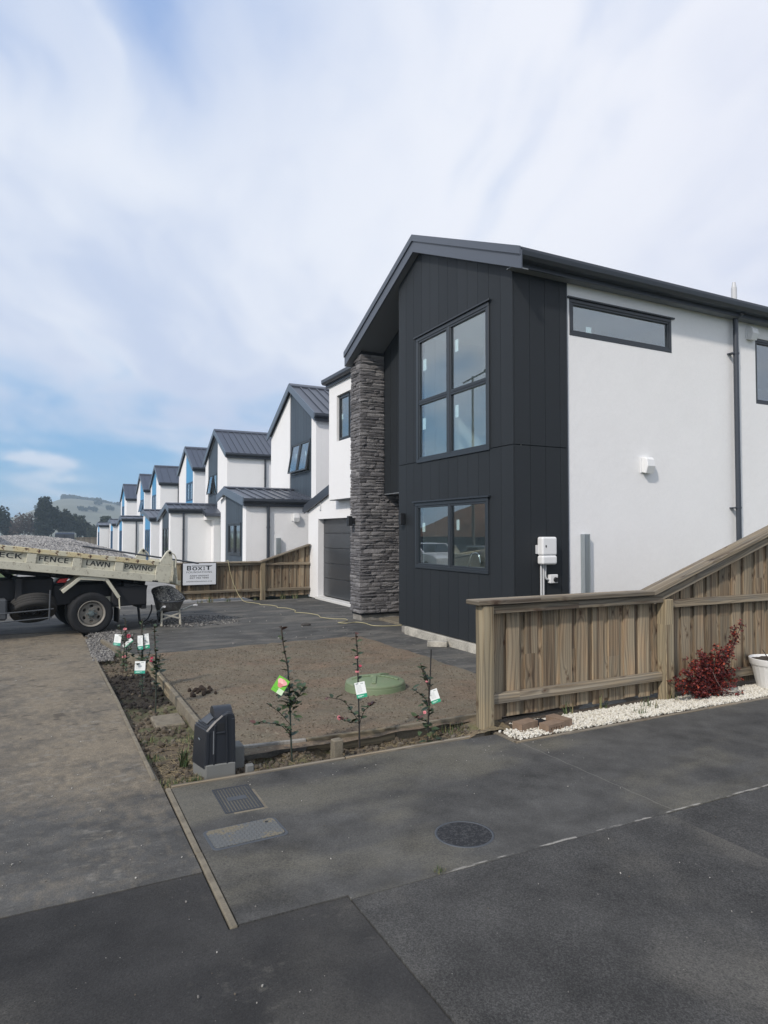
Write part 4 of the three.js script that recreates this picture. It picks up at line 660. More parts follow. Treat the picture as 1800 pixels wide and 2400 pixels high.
{
  const F = thing('paling_fence', 'timber paling fence between the garage wall and the truck, carrying the sign', 'fence');
  const slope = x => x < 5.10 ? 0.975 : 0.975 + (x - 5.10) * 0.325, r = rng(62);
  for (let k = 0, x = 2.99; x < 6.42; k++, x += 0.212) {
    const e = Math.min(1, (6.47 - x) / 0.14);
    paling(F, x + 0.128, Math.min(0.115, 6.47 - x - 0.13), 0.06 + 0.02 * r(), t => slope(t), -17.285, -17.267, woods[Math.floor(r() * 2)], k * 2 + 3);
    paling(F, x, 0.148 * e, 0.06 + 0.03 * r(), t => slope(t), -17.265, -17.246, woods[Math.floor(r() * 2)], k * 2 + 2);
  }
  for (const [x, t, s] of [[2.93, 1.01, 2], [5.09, 1.01, 3]]) part(F, 'post', shiftUV(bx(x, x + 0.12, -0.05, t, -17.244, -17.13, 0.006, 'y'), s, 0.15 * s - x), posts[s % 2]);
  part(F, 'rail', bx(3.051, 5.089, 0.915, 0.972, -17.244, -17.17, 0.004, 'x'), rails[0]);
  part(F, 'rail', bx(3.051, 5.089, 0.225, 0.30, -17.244, -17.18, 0.004, 'x'), rails[0]);
  part(F, 'rail', bx(5.211, 6.47, 0.90, 0.97, -17.244, -17.18, 0.004, 'x'), rails[0]);
  part(F, 'rail', bx(5.211, 6.47, 0.215, 0.295, -17.244, -17.18, 0.004, 'x'), rails[0]);
  part(F, 'cap', bx(2.92, 5.11, 0.977, 1.018, -17.31, -17.11, 0.006, 'x'), rails[0]);
  part(F, 'cap', bar([5.10, 1.0, -17.21], [6.47, 1.445, -17.21], 0.20, 0.042, 0.006), rails[0]);
}
{
  const S = thing('trade_sign', 'white trade sign in a black border fixed to the back fence', 'sign', [3.07, 0.44, -17.108]);
  part(S, 'backing', bx(0, 0.85, 0, 0.575, -0.02, 0, 0.002), M.black);
  const c = document.createElement('canvas'); c.width = 1024; c.height = 692; const x = c.getContext('2d');
  x.fillStyle = '#d9dde2'; x.fillRect(0, 0, 1024, 692); x.fillStyle = '#1d2129'; x.textAlign = 'left'; x.textBaseline = 'alphabetic';
  const wide = (t, px, y, size, w, wt = 'bold') => { x.save(); x.font = `${wt} ${size}px sans-serif`; const m = x.measureText(t).width; x.translate(px, y); x.scale(w / m, 1); x.fillText(t, 0, 0); x.restore(); };
  wide('B', 95, 225, 205, 170); wide('OX', 270, 225, 150, 330); wide('I', 620, 225, 150, 60); wide('T', 700, 225, 190, 170); x.fillRect(265, 78, 640, 20);
  wide('FOUNDATIONS', 95, 315, 80, 810, 'normal'); wide('ANDY KNIGHT', 205, 425, 62, 600); wide('027 702 1055', 205, 495, 62, 600); wide('andy@boxitfoundations.co.nz', 95, 600, 46, 810);
  const t = new THREE.CanvasTexture(c); t.colorSpace = THREE.SRGBColorSpace; t.anisotropy = 8;
  const g = new THREE.BoxGeometry(0.815, 0.54, 0.004); g.translate(0.425, 0.2875, 0.0025);
  part(S, 'face', g, mat({ map: t, roughness: 0.45 }));
}
// yellow extension cord from the fence to the house
{
  const P = [[4.21, 1.03, -17.30], [4.21, 1.045, -17.10], [4.25, 0.80, -17.07], [4.33, 0.49, -17.04], [4.44, 0.19, -16.95], [4.53, 0.03, -16.72], [4.66, 0.025, -16.25], [4.72, 0.025, -15.95], [4.68, 0.025, -15.8], [4.85, 0.025, -15.6], [4.92, 0.025, -15.26], [4.86, 0.025, -15.0], [5.01, 0.025, -14.78], [5.03, 0.025, -14.27], [4.92, 0.025, -13.95], [5.09, 0.025, -13.65], [5.17, 0.025, -13.22], [5.09, 0.025, -12.87], [5.21, 0.025, -12.53], [5.42, 0.025, -12.38], [5.37, 0.025, -12.15], [5.18, 0.025, -11.98], [5.08, 0.025, -11.95], [5.19, 0.025, -11.79], [5.42, 0.025, -11.85], [5.51, 0.025, -11.63], [5.50, 0.025, -11.27], [5.70, 0.025, -11.1], [6.05, 0.025, -11.05]];
  single('extension_cord', 'thin yellow extension cord over the back fence and across the driveway', 'cord', tube(P, 0.0075, 260, 6), mat({ color: [0.42, 0.38, 0.22], roughness: 0.6 }));
}
single('steel_channel', 'grey steel channel post standing against the white side wall', 'post', merge([bx(6.79, 6.895, 0.0, 1.74, -7.185, -7.115, 0.004), bx(6.79, 6.80, 0.0, 1.74, -7.1145, -7.10, 0.002), bx(6.885, 6.895, 0.0, 1.74, -7.1145, -7.10, 0.002)]), M.steel);
single('steel_channel', 'grey steel channel post against the nearest row house behind the back fence', 'post', bx(5.86, 5.98, 0.0, 1.62, -18.295, -18.19, 0.004), M.steel);
{ // meter box with conduits
  const B = thing('electrical_box', 'white rounded electrical box with conduits on the black side wall', 'electrical box', [6.11, 0, -7.17]);
  const c = new RoundedBoxGeometry(0.26, 0.255, 0.12, 3, 0.03); c.translate(0, 1.575, 0.07); part(B, 'cover', c, M.plasticWhite);
  const d = new RoundedBoxGeometry(0.258, 0.125, 0.125, 3, 0.03); d.translate(0, 1.388, 0.07); part(B, 'lower_cover', d, M.plasticWhite);
  part(B, 'back_plate', bx(-0.15, -0.05, 1.47, 1.59, 0.002, 0.03, 0.004), M.plasticGrey);
  part(B, 'indicator', new THREE.CylinderGeometry(0.011, 0.011, 0.006, 12).rotateX(Math.PI / 2).scale(1, 1.6, 1).translate(-0.07, 1.575, 0.1305), M.black);
  part(B, 'conduit', rod([-0.075, 0.1, 0.03], [-0.075, 1.335, 0.03], 0.014), M.plasticGrey);
  part(B, 'conduit', rod([-0.035, 0.1, 0.03], [-0.035, 1.335, 0.03], 0.014), M.plasticGrey);
  part(B, 'conduit', tube([[0.005, 1.335, 0.03], [0.0, 1.23, 0.03], [-0.002, 1.17, 0.03], [0.02, 1.125, 0.03], [0.075, 1.12, 0.03]], 0.014, 18, 8), M.plasticGrey);
  part(B, 'conduit_clip', merge([bx(-0.10, -0.01, 0.83, 0.85, 0.002, 0.05, 0.002)]), M.plasticGrey);
  part(B, 'isolator_switch', merge([bx(0.06, 0.205, 1.065, 1.185, 0.002, 0.055, 0.008)]), M.plasticWhite);
  part(B, 'switch_knob', merge([new THREE.CylinderGeometry(0.032, 0.035, 0.03, 18).rotateX(Math.PI / 2).translate(0.155, 1.115, 0.07), bx(0.148, 0.162, 1.085, 1.145, 0.08, 0.1, 0.003)]), M.black);
}

// ---------------------------------------------------------------- tip truck
const CREAM = [0.60, 0.585, 0.475];
{
  const creamTex = ctex(512, 512, (i, j) => { const a = tn(i, j, 512, 10, 91), b = tn(i, j, 512, 60, 92), s = tn(i, j, 512, 24, 93) * 0.6 + tn(i, j, 512, 110, 94) * 0.4; const k = 0.93 + 0.12 * (a - 0.5) + 0.08 * (b - 0.5), d = ss(0.72, 0.80, s) * 0.6; set3(lerp(CREAM[0] * k, 0.16, d), lerp(CREAM[1] * k, 0.13, d), lerp(CREAM[2] * k, 0.09, d)); }, 0.9);
  const rustTex = ctex(512, 512, (i, j) => { const a = tn(i, j, 512, 9, 95) * 0.55 + tn(i, j, 512, 40, 96) * 0.3 + tn(i, j, 512, 140, 97) * 0.15; const y = ss(0.4, 0.62, tn(i, j, 512, 6, 98)), d = ss(0.60, 0.68, a), e = ss(0.68, 0.74, a); let r = lerp(0.58, 0.60, y), g = lerp(0.555, 0.52, y), b = lerp(0.42, 0.32, y); r = lerp(r, 0.24, d); g = lerp(g, 0.15, d); b = lerp(b, 0.09, d); set3(lerp(r, 0.06, e), lerp(g, 0.04, e), lerp(b, 0.03, e)); }, 0.8);
  const cream = mat({ map: creamTex, roughness: 0.6 }), rusty = mat({ map: rustTex, roughness: 0.8 });
  const T = thing('tip_truck', 'cream tip truck with its gravel-filled tray slightly raised, backed onto the driveway', 'truck', [0.75, 0, -12.58], 8 * Math.PI / 180);
  const Y = pgroup(T, 'tip_tray'); Y.position.set(0, 1.0, 0); Y.rotation.z = -7.3 * Math.PI / 180;
  for (const s of [0, 1]) { // near side, far side
    const f = (x0, x1, y0, y1, z0, z1, c) => s ? bx(x0, x1, y0, y1, -1.80 - z0, -1.80 - z1, c) : bx(x0, x1, y0, y1, z0, z1, c);
    part(Y, 'side_panel', f(-1.78, 1.06, 0.02, 0.34, -0.065, -0.045, 0.002), cream);
    part(Y, 'lower_rail', f(-1.78, 1.06, 0.0, 0.135, -0.0445, 0.0, 0.006), cream);
    part(Y, 'top_rail', f(-1.78, 1.10, 0.298, 0.385, -0.075, 0.006, 0.008), rusty, 'yellowed top rail with rust and dark stains');
    for (const c of [-1.67, -0.98, -0.275, 0.415]) part(Y, 'stake', f(c - 0.073, c + 0.073, 0.136, 0.297, -0.0445, -0.004, 0.005), cream);
    part(Y, 'corner_post', f(1.061, 1.335, 0.0, 0.33, -0.075, 0.004, 0.006), cream);
    const z0 = s ? -1.80 : -0.05; part(Y, 'hinge_lug', prismZ([[1.10, 0.331], [1.345, 0.331], [1.33, 0.47], [1.305, 0.575], [1.26, 0.61], [1.21, 0.575], [1.12, 0.40]], z0, z0 + 0.05, [], undefined, 0.006), cream);
    part(Y, 'hinge_pin', rod([1.265, 0.56, z0 - 0.02], [1.265, 0.56, z0 + 0.075], 0.025), M.chassis);
    part(Y, 'tailgate_arm', tube([[1.27, 0.565, z0 + 0.06], [1.35, 0.53, z0 + 0.06], [1.40, 0.44, z0 + 0.05], [1.41, 0.30, z0 + 0.04]], 0.012, 14, 6), cream);
  }
  part(Y, 'tray_floor', bx(-1.78, 1.33, 0.01, 0.05, -1.73, -0.07, 0.004), cream);
  part(Y, 'headboard', bx(-1.84, -1.781, 0.0, 0.75, -1.80, 0.0, 0.008), cream);
  part(Y, 'tailgate', prismZ([[1.385, 0.42], [1.42, 0.42], [1.52, 0.0], [1.485, 0.0]], -1.74, -0.06, [], undefined, 0.004), cream);
  part(Y, 'tailgate_rib', bx(1.50, 1.58, -0.03, 0.06, -1.70, -0.10, 0.01), rusty);
  part(Y, 'subframe', merge([bx(-1.7, 1.05, -0.09, -0.002, -0.62, -0.52, 0.004), bx(-1.7, 1.05, -0.09, -0.002, -1.28, -1.18, 0.004), ...[-1.3, -0.6, 0.1, 0.75].map(c => bx(c - 0.03, c + 0.03, -0.05, -0.003, -1.75, -0.08, 0.004))]), M.chassis);
  part(Y, 'latch', bx(1.02, 1.12, 0.005, 0.03, 0.005, 0.02, 0.003), M.chassis);
  // lettering
  const font = await new FontLoader().loadAsync('fonts/droid/droid_sans_regular.typeface.json');
  const words = [['DECK', -1.585, 0.47], ['FENCE', -0.865, 0.455], ['LAWN', -0.125, 0.39], ['PAVING', 0.515, 0.495]];
  for (const [w, x0, wd] of words) {
    const g = new TextGeometry(w, { font, size: 0.1, depth: 0.002, curveSegments: 4, bevelEnabled: true, bevelThickness: 0.0006, bevelSize: 0.0022, bevelOffset: 0, bevelSegments: 1 }); g.computeBoundingBox(); const b = g.boundingBox;
    g.translate(-b.min.x, -b.min.y, 0); g.scale(wd / (b.max.x - b.min.x), 0.086 / (b.max.y - b.min.y), 1); g.translate(x0, 0.187, -0.0448);
    part(Y, 'lettering', g, mat({ color: [0.022, 0.024, 0.026], roughness: 0.6 }));
  }
  // chassis
  part(T, 'chassis', merge([bx(-3.6, 1.0, 0.62, 0.84, -0.68, -0.58, 0.006), bx(-3.6, 1.0, 0.62, 0.84, -1.24, -1.14, 0.006), bx(-1.75, -0.55, 0.60, 0.98, -1.1, -0.40, 0.02), bx(-0.55, 0.92, 0.50, 0.86, -1.3, -0.34, 0.02), bx(0.35, 0.95, 0.45, 0.80, -1.45, -0.10, 0.02), bx(-1.15, -1.05, 0.62, 1.0, -1.2, -0.2, 0.006), bx(-1.6, -0.95, 0.42, 0.70, -0.95, -0.42, 0.02)]), M.chassis);
  part(T, 'axle', rod([0, 0.36, -1.7], [0, 0.36, -0.1], 0.075), M.chassis);
  part(T, 'tip_ram', merge([rod([-0.75, 0.62, -0.9], [-1.3, 1.12, -0.9], 0.05), rod([-0.30, 0.80, -0.5], [0.9, 0.86, -0.5], 0.03)]), M.chassis);
  part(T, 'step_box', bx(-1.9, -1.27, 0.33, 0.68, -0.45, -0.10, 0.03), M.steelDark);
  part(T, 'rear_crossbar', merge([bx(0.86, 0.95, 0.38, 0.60, -1.7, -0.12, 0.01), rod([0.90, 0.40, -0.5], [0.92, 0.06, -0.42], 0.022), tube([[0.93, 0.08, -0.42], [1.05, 0.16, -0.40], [1.12, 0.32, -0.4], [1.12, 0.42, -0.4]], 0.014, 12, 6)]), M.chassis);
  part(T, 'rear_box', prismZ([[0.55, 0.62], [0.93, 0.62], [0.97, 0.80], [0.55, 0.86]], -0.9, -0.12, [], undefined, 0.01), M.chassis);
  // guard rails round the spare
  part(T, 'guard_rail', merge([rod([-1.9, 0.43, -0.02], [-0.60, 0.485, -0.02], 0.011), rod([-1.9, 0.29, -0.02], [-0.62, 0.345, -0.02], 0.011), rod([-0.665, 0.30, -0.02], [-0.655, 0.80, -0.02], 0.014)]), M.steelDark);
  part(T, 'reflector', prismZ([[-0.52, 0.90], [-0.38, 0.90], [-0.33, 0.975], [-0.48, 0.965]], -0.30, -0.28, [], undefined, 0.003), M.red);
  // angular mudguard
  const gp = [[-0.47, 0.775], [-0.19, 1.005], [0.235, 0.965], [0.45, 0.635], [0.465, 0.43]];
  for (const zc of [-0.25, -1.53]) { const L = []; for (let k = 0; k < 4; k++) { L.push(bar([...gp[k], zc], [...gp[k + 1], zc], 0.44, 0.012, 0.002)); L.push(bar([gp[k][0], gp[k][1] - 0.02, zc + 0.215], [gp[k + 1][0], gp[k + 1][1] - 0.02, zc + 0.215], 0.012, 0.058, 0.003)); } part(T, 'mudguard', merge(L), cream); part(T, 'mud_flap', prismX([[zc - 0.2, 0.42], [zc + 0.2, 0.42], [zc + 0.20, 0.17], [zc - 0.18, 0.16]], 0.455, 0.467), M.rubberDusty); }
  part(T, 'guard_stay', bx(-0.2, 0.25, 0.905, 0.945, -0.34, -0.30, 0.003), M.steel);
  // wheels
  function wheel(name, z, flip, x = 0) {
    const W = pgroup(T, name); W.position.set(x, 0.36, z); if (flip) W.rotation.y = Math.PI;
    const prof = [[0.222, -0.095], [0.26, -0.108], [0.315, -0.112], [0.345, -0.10], [0.358, -0.075], [0.360, -0.05], [0.352, -0.047], [0.352, -0.040], [0.361, -0.037], [0.362, -0.004], [0.353, -0.002], [0.353, 0.004], [0.362, 0.006], [0.361, 0.037], [0.352, 0.040], [0.352, 0.047], [0.360, 0.05], [0.358, 0.075], [0.345, 0.10], [0.315, 0.112], [0.26, 0.108], [0.222, 0.095]].map(p => new THREE.Vector2(...p));
    part(W, 'tyre', new THREE.LatheGeometry(prof, 56).rotateX(Math.PI / 2), M.rubber);
    const rp = [[0.222, 0.094], [0.226, 0.108], [0.214, 0.106], [0.196, 0.085], [0.188, 0.02], [0.186, -0.02], [0.20, -0.09]].map(p => new THREE.Vector2(...p));
    part(W, 'rim', new THREE.LatheGeometry(rp, 48).rotateX(Math.PI / 2), mat({ color: [0.25, 0.235, 0.205], roughness: 0.65, metalness: 0.1, side: THREE.DoubleSide }));
    const disc = new THREE.Shape(); disc.absarc(0, 0, 0.187, 0, Math.PI * 2, false); for (let k = 0; k < 6; k++) { const a = k * Math.PI / 3 + 0.52, h = new THREE.Path(); h.absellipse(Math.cos(a) * 0.132, Math.sin(a) * 0.132, 0.030, 0.021, 0, Math.PI * 2, true, a + Math.PI / 2); disc.holes.push(h); }
    const dg = new THREE.ExtrudeGeometry(disc, { depth: 0.012, bevelEnabled: true, bevelThickness: 0.004, bevelSize: 0.004, bevelOffset: -0.004, bevelSegments: 1, curveSegments: 28 }); dg.translate(0, 0, 0.052);
    part(W, 'disc', dg, mat({ color: [0.15, 0.142, 0.125], roughness: 0.85 }));
    const nuts = []; for (let k = 0; k < 6; k++) { const a = k * Math.PI / 3; nuts.push(new THREE.CylinderGeometry(0.012, 0.013, 0.03, 6).rotateX(Math.PI / 2).translate(Math.cos(a) * 0.072, Math.sin(a) * 0.072, 0.078)); }
    part(W, 'hub', merge([new THREE.CylinderGeometry(0.045, 0.055, 0.05, 20).rotateX(Math.PI / 2).translate(0, 0, 0.082), new THREE.CylinderGeometry(0.028, 0.034, 0.03, 16).rotateX(Math.PI / 2).translate(0, 0, 0.115), ...nuts]), mat({ color: [0.10, 0.13, 0.135], roughness: 0.6 }));
    return W;
  }
  wheel('wheel', -0.12, false); wheel('wheel', -0.40, true); wheel('wheel', -1.36, false); wheel('wheel', -1.64, true); wheel('wheel', -0.16, false, -3.0); wheel('wheel', -1.6, true, -3.0);
  const sp = wheel('spare_wheel', -0.36, false, -0.86); sp.position.y = 0.485; sp.rotation.x = 0.98; sp.rotation.y = 0; sp.rotation.order = 'YXZ'; sp.rotation.z = 0;
  sp.children.forEach(c => { c.material = c.name === 'tyre' ? M.rubberDusty : M.chassis; });
  // cab beyond the left edge of the picture
  part(T, 'cab', prismZ([[-1.98, 0.62], [-1.98, 2.02], [-2.2, 2.12], [-3.1, 2.10], [-3.48, 1.35], [-3.62, 1.25], [-3.64, 0.55], [-3.42, 0.55], [-3.36, 0.72], [-3.0, 0.80], [-2.64, 0.72], [-2.58, 0.55]], -1.75, -0.05, [], undefined, 0.02), mat({ color: [0.6, 0.6, 0.58], roughness: 0.35 }));
  part(T, 'cab_window', prismZ([[-2.2, 1.30], [-2.2, 1.95], [-3.0, 1.95], [-3.32, 1.35]], -0.048, -0.04), mat({ color: [0.03, 0.035, 0.04], roughness: 0.05 }));
  // the load
  T.updateMatrixWorld(true);
  const rail = x => 1.0 - 0.128 * x + 0.365, prof = [[-1.8, 1.70], [-1.3, 1.705], [-0.95, 1.712], [-0.6, 1.69], [-0.22, 1.645], [0.17, 1.55], [0.58, 1.42], [0.84, 1.30], [1.0, 1.22]];
  const cY = x => { for (let k = 0; k < prof.length - 1; k++) if (x <= prof[k + 1][0]) return lerp(prof[k][1], prof[k + 1][1], (x - prof[k][0]) / (prof[k + 1][0] - prof[k][0])); return 1.2; };
  const hy = (x, l) => { const q = Math.min(1, Math.abs((l + 0.93) / 0.87)); const e = Math.min(rail(x) - 0.015, cY(x)); return e + (cY(x) - e) * (1 - Math.pow(q, 1.7)) + 0.03 * (fbm(x * 5 + 7, l * 5 + 30, 3) - 0.5); };
  const P = [], I = [], nx = 56, nl = 34; for (let j = 0; j <= nl; j++) for (let i = 0; i <= nx; i++) { const x = lerp(-1.76, 1.02, i / nx), l = lerp(-1.73, -0.078, j / nl); P.push(x, hy(x, l) - 0.012, l); }
  for (let j = 0; j < nl; j++) for (let i = 0; i < nx; i++) { const a = j * (nx + 1) + i; I.push(a, a + nx + 1, a + 1, a + 1, a + nx + 1, a + nx + 2); }
  const g = new THREE.BufferGeometry(); g.setAttribute('position', new THREE.Float32BufferAttribute(P, 3)); g.setIndex(I); g.computeVertexNormals();
  const r = rng(70), L = []; for (let k = 0; k < 9000; k++) { const x = lerp(-1.5, 1.02, r()), l = lerp(-1.5, -0.08, Math.sqrt(r())); const s = 0.009 + 0.012 * r(); L.push({ p: [x, hy(x, l) - 0.012 + s * 0.3, l], r: [r() * 6, r() * 6, r() * 6], s }); }
  const cc = [col(0.27, 0.265, 0.262), col(0.34, 0.335, 0.325), col(0.20, 0.197, 0.20), col(0.40, 0.39, 0.37)];
  const G = thing('gravel_load', 'heap of grey crushed gravel filling the truck tray', 'gravel', [0.75, 0, -12.58], 8 * Math.PI / 180); G.userData.kind = 'stuff';
  part(G, 'heap', g, mat({ color: [0.17, 0.168, 0.168], roughness: 1 }));
  stuff('stones', '', '', instances(pebble(6, 0.75), mat({ roughness: 0.95 }), L, i => cc[Math.floor(hsh(i, 3) * 4)]), G);
  const pole = rod([-0.1, 1.525, -0.35], [1.98, 1.17, -0.30], 0.016); const pm = single('steel_pole', 'long dark pole lying along the gravel and sticking out behind the truck', 'pole', pole, M.steelDark); pm.position.set(0.75, 0, -12.58); pm.rotation.y = 8 * Math.PI / 180;
}

// ---------------------------------------------------------------- wheelbarrow
{
  const B = thing('wheelbarrow', 'dirty steel wheelbarrow on pale legs standing behind the truck', 'wheelbarrow', [2.13, 0.012, -13.22], 0.10);
  const rimPt = t => { const c = Math.cos(t), s = Math.sin(t), e = 0.55; const x = 0.275 * Math.sign(c) * Math.pow(Math.abs(c), e), z = -0.12 + 0.40 * Math.sign(s) * Math.pow(Math.abs(s), e); const k = (0.28 - z) / 0.80; return [x * (1 - 0.18 * k * k), 0.455 + 0.22 * k - 0.0 * k, z]; };
  const botPt = t => { const c = Math.cos(t), s = Math.sin(t), e = 0.5; const x = 0.19 * Math.sign(c) * Math.pow(Math.abs(c), e), z = -0.08 + 0.24 * Math.sign(s) * Math.pow(Math.abs(s), e); return [x, 0.27 + 0.02 * (0.2 - z), z]; };
  const N = 48, P = [], I = []; for (let k = 0; k <= 5; k++) for (let i = 0; i <= N; i++) { const t = i / N * 6.28318, a = rimPt(t), b = botPt(t), q = k / 5; P.push(lerp(b[0], a[0], q), lerp(b[1], a[1], q), lerp(b[2], a[2], q)); }
  for (let k = 0; k < 5; k++) for (let i = 0; i < N; i++) { const a = k * (N + 1) + i; I.push(a, a + 1, a + N + 1, a + 1, a + N + 2, a + N + 1); }
  const c0 = P.length / 3; P.push(0, 0.275, -0.08); for (let i = 0; i < N; i++) I.push(c0, i + 1, i);
  const tub = new THREE.BufferGeometry(); tub.setAttribute('position', new THREE.Float32BufferAttribute(P, 3)); tub.setIndex(I); tub.computeVertexNormals();
  const tubTex = ctex(256, 256, (i, j) => { const v = 0.12 + 0.10 * ss(0.45, 0.75, tn(i, j, 256, 9, 101) * 0.6 + tn(i, j, 256, 50, 102) * 0.4); set3(v, v * 0.96, v * 0.9); }, 0.5);
  tub.setAttribute('uv', new THREE.Float32BufferAttribute(P.flatMap((_, i) => i % 3 === 0 ? [P[i] + P[i + 2], P[i + 1]] : []), 2));
  part(B, 'tub', tub, mat({ map: tubTex, roughness: 0.7, metalness: 0.2, side: THREE.DoubleSide }));
  part(B, 'tub_rim', tube(Array.from({ length: 32 }, (_, i) => rimPt(i / 32 * 6.28318)), 0.012, 96, 6, true), M.steelDark);
  const pale = mat({ color: [0.48, 0.455, 0.38], roughness: 0.85 });
  for (const s of [-1, 1]) {
    part(B, 'leg', bar([s * 0.175, 0.0, 0.16], [s * 0.165, 0.29, 0.12], 0.03, 0.05, 0.004), pale);
    part(B, 'brace', bar([s * -0.16, 0.13, 0.165], [s * 0.16, 0.225, 0.15], 0.012, 0.028, 0.002), pale);
    part(B, 'handle', tube([[s * 0.06, 0.17, -0.62], [s * 0.14, 0.25, -0.2], [s * 0.20, 0.285, 0.15], [s * 0.26, 0.38, 0.52], [s * 0.28, 0.42, 0.72]], 0.016, 24, 8), M.steel);
    part(B, 'grip', rod([s * 0.277, 0.413, 0.68], [s * 0.287, 0.432, 0.80], 0.02), M.plasticGrey);
  }
  const W = pgroup(B, 'wheel'); W.position.set(0, 0.17, -0.62); part(W, 'tyre', new THREE.TorusGeometry(0.13, 0.042, 12, 28).rotateY(Math.PI / 2), M.rubber); part(W, 'rim', new THREE.CylinderGeometry(0.10, 0.10, 0.05, 20).rotateZ(Math.PI / 2), M.steelDark);
  const r = rng(71), L = []; for (let k = 0; k < 1500; k++) { const t = r() * 6.28, q = Math.sqrt(r()) * 0.93, a = rimPt(t); const x = a[0] * q, z = -0.12 + (a[2] + 0.12) * q, e = a[1]; const kk = (0.28 - z) / 0.8; const y = 0.455 + 0.22 * kk - 0.005 + 0.13 * (1 - q * q); const s = 0.007 + 0.010 * r(); L.push({ p: [x, y, z], r: [r() * 6, r() * 6, r() * 6], s }); }
  const cc = [col(0.07, 0.07, 0.075), col(0.15, 0.15, 0.15), col(0.26, 0.255, 0.24), col(0.40, 0.39, 0.35)];
  const G = thing('gravel_heap', 'small heap of damp gravel in the wheelbarrow', 'gravel', [2.13, 0.012, -13.22], 0.10); G.userData.kind = 'stuff';
  const cap = new THREE.SphereGeometry(1, 24, 10, 0, 6.2832, 0, Math.PI / 2); { const p = cap.attributes.position; for (let i = 0; i < p.count; i++) { const x = p.getX(i), y = p.getY(i), z = p.getZ(i); const zz = -0.12 + 0.38 * z, kk = (0.28 - zz) / 0.8; p.setXYZ(i, 0.262 * x * (1 - 0.18 * kk * kk), 0.438 + 0.22 * kk + 0.125 * y, zz); } cap.computeVertexNormals(); }
  part(G, 'heap', cap, mat({ color: [0.09, 0.09, 0.09], roughness: 1 }));
  const LC = L.map(l => l.p[2] > 0.0 - 0.25 + l.p[0] * -0.4 ? 1 : 0);
  stuff('stones', '', '', instances(pebble(8, 0.75), mat({ roughness: 0.95 }), L, i => cc[LC[i] ? 1 + Math.floor(hsh(i, 9) * 3) : Math.floor(hsh(i, 9) * 2)]), G);
}

// ---------------------------------------------------------------- covers in the paving
{
  const D = thing('drain_grate', 'slotted iron drain grate with a centre plate in the side footpath', 'drain', [1.155, 0.006, -4.40], -0.02);
  const w = 0.112, l = 0.20;
  part(D, 'pit', bx(-w, w, -0.079, -0.07, -l, l, 0.002), M.chassis);
  part(D, 'frame', merge([bx(-w - 0.012, -w, -0.03, 0.004, -l - 0.012, l + 0.012, 0.002), bx(w, w + 0.012, -0.03, 0.004, -l - 0.012, l + 0.012, 0.002), bx(-w, w, -0.03, 0.004, -l - 0.012, -l, 0.002), bx(-w, w, -0.03, 0.004, l, l + 0.012, 0.002)]), M.iron);
  for (let k = 0; k < 11; k++) { const x = -w + 0.0102 + k * 0.02036; part(D, 'bar', bx(x - 0.0050, x + 0.0050, -0.03, 0.003, -l, l, 0.0015), M.iron); }
  part(D, 'centre_plate', bx(-0.062, 0.062, -0.02, 0.0065, -0.028, 0.028, 0.003), M.steelDark);
  part(D, 'mortar_edge', merge([jitter(bx(w + 0.014, w + 0.034, -0.05, 0.003, -0.12, l + 0.03, 0.003), 0.008, 20, 2), jitter(bx(-0.07, w + 0.014, -0.05, 0.003, l + 0.014, l + 0.034, 0.003), 0.008, 20, 5)]), M.dirtyTimber);
}
{
  const C = thing('meter_cover', 'pale chequered metal cover plate with rounded corners below the drain grate', 'cover', [1.068, 0.006, -3.872], 0.03);
  const rr = (w, h, r) => { const s = new THREE.Shape(); s.moveTo(-w + r, -h); s.lineTo(w - r, -h); s.absarc(w - r, -h + r, r, -Math.PI / 2, 0); s.lineTo(w, h - r); s.absarc(w - r, h - r, r, 0, Math.PI / 2); s.lineTo(-w + r, h); s.absarc(-w + r, h - r, r, Math.PI / 2, Math.PI); s.lineTo(-w, -h + r); s.absarc(-w + r, -h + r, r, Math.PI, Math.PI * 1.5); return s; };
  const mk = (w, h, r, d, y) => { const g = new THREE.ExtrudeGeometry(rr(w, h, r), { depth: d, bevelEnabled: true, bevelThickness: 0.002, bevelSize: 0.002, bevelOffset: -0.002, bevelSegments: 1 }); g.rotateX(-Math.PI / 2); g.translate(0, y, 0); return metricUV(g); };
  const tread = gtex(256, 256, (i, j) => { const p = 32, a = ((i % p) - p / 2) / p, b = ((j % p) - p / 2) / p, odd = ((Math.floor(i / p) + Math.floor(j / p)) & 1); const u = odd ? a + b : a - b, v = odd ? a - b : a + b; return Math.abs(u) < 0.16 && Math.abs(v) < 0.55 ? 1 : 0.1; }, 0.17);
  const ct = ctex(512, 512, (i, j) => { const n = tn(i, j, 512, 5, 111) * 0.6 + tn(i, j, 512, 40, 112) * 0.4, d = ss(0.5, 0.66, n); set3(lerp(0.115, 0.17, d), lerp(0.12, 0.15, d), lerp(0.118, 0.105, d)); }, 0.5);
  part(C, 'frame', mk(0.222, 0.135, 0.035, 0.01, -0.009), M.steelDark);
  part(C, 'lid', mk(0.205, 0.118, 0.03, 0.008, -0.002), mat({ map: ct, roughness: 0.7, metalness: 0.0, bumpMap: tread, bumpScale: 0.010 }));
  part(C, 'lifting_hole', new THREE.CylinderGeometry(0.010, 0.010, 0.003, 14).translate(0.15, 0.0085, -0.075), M.black);
}
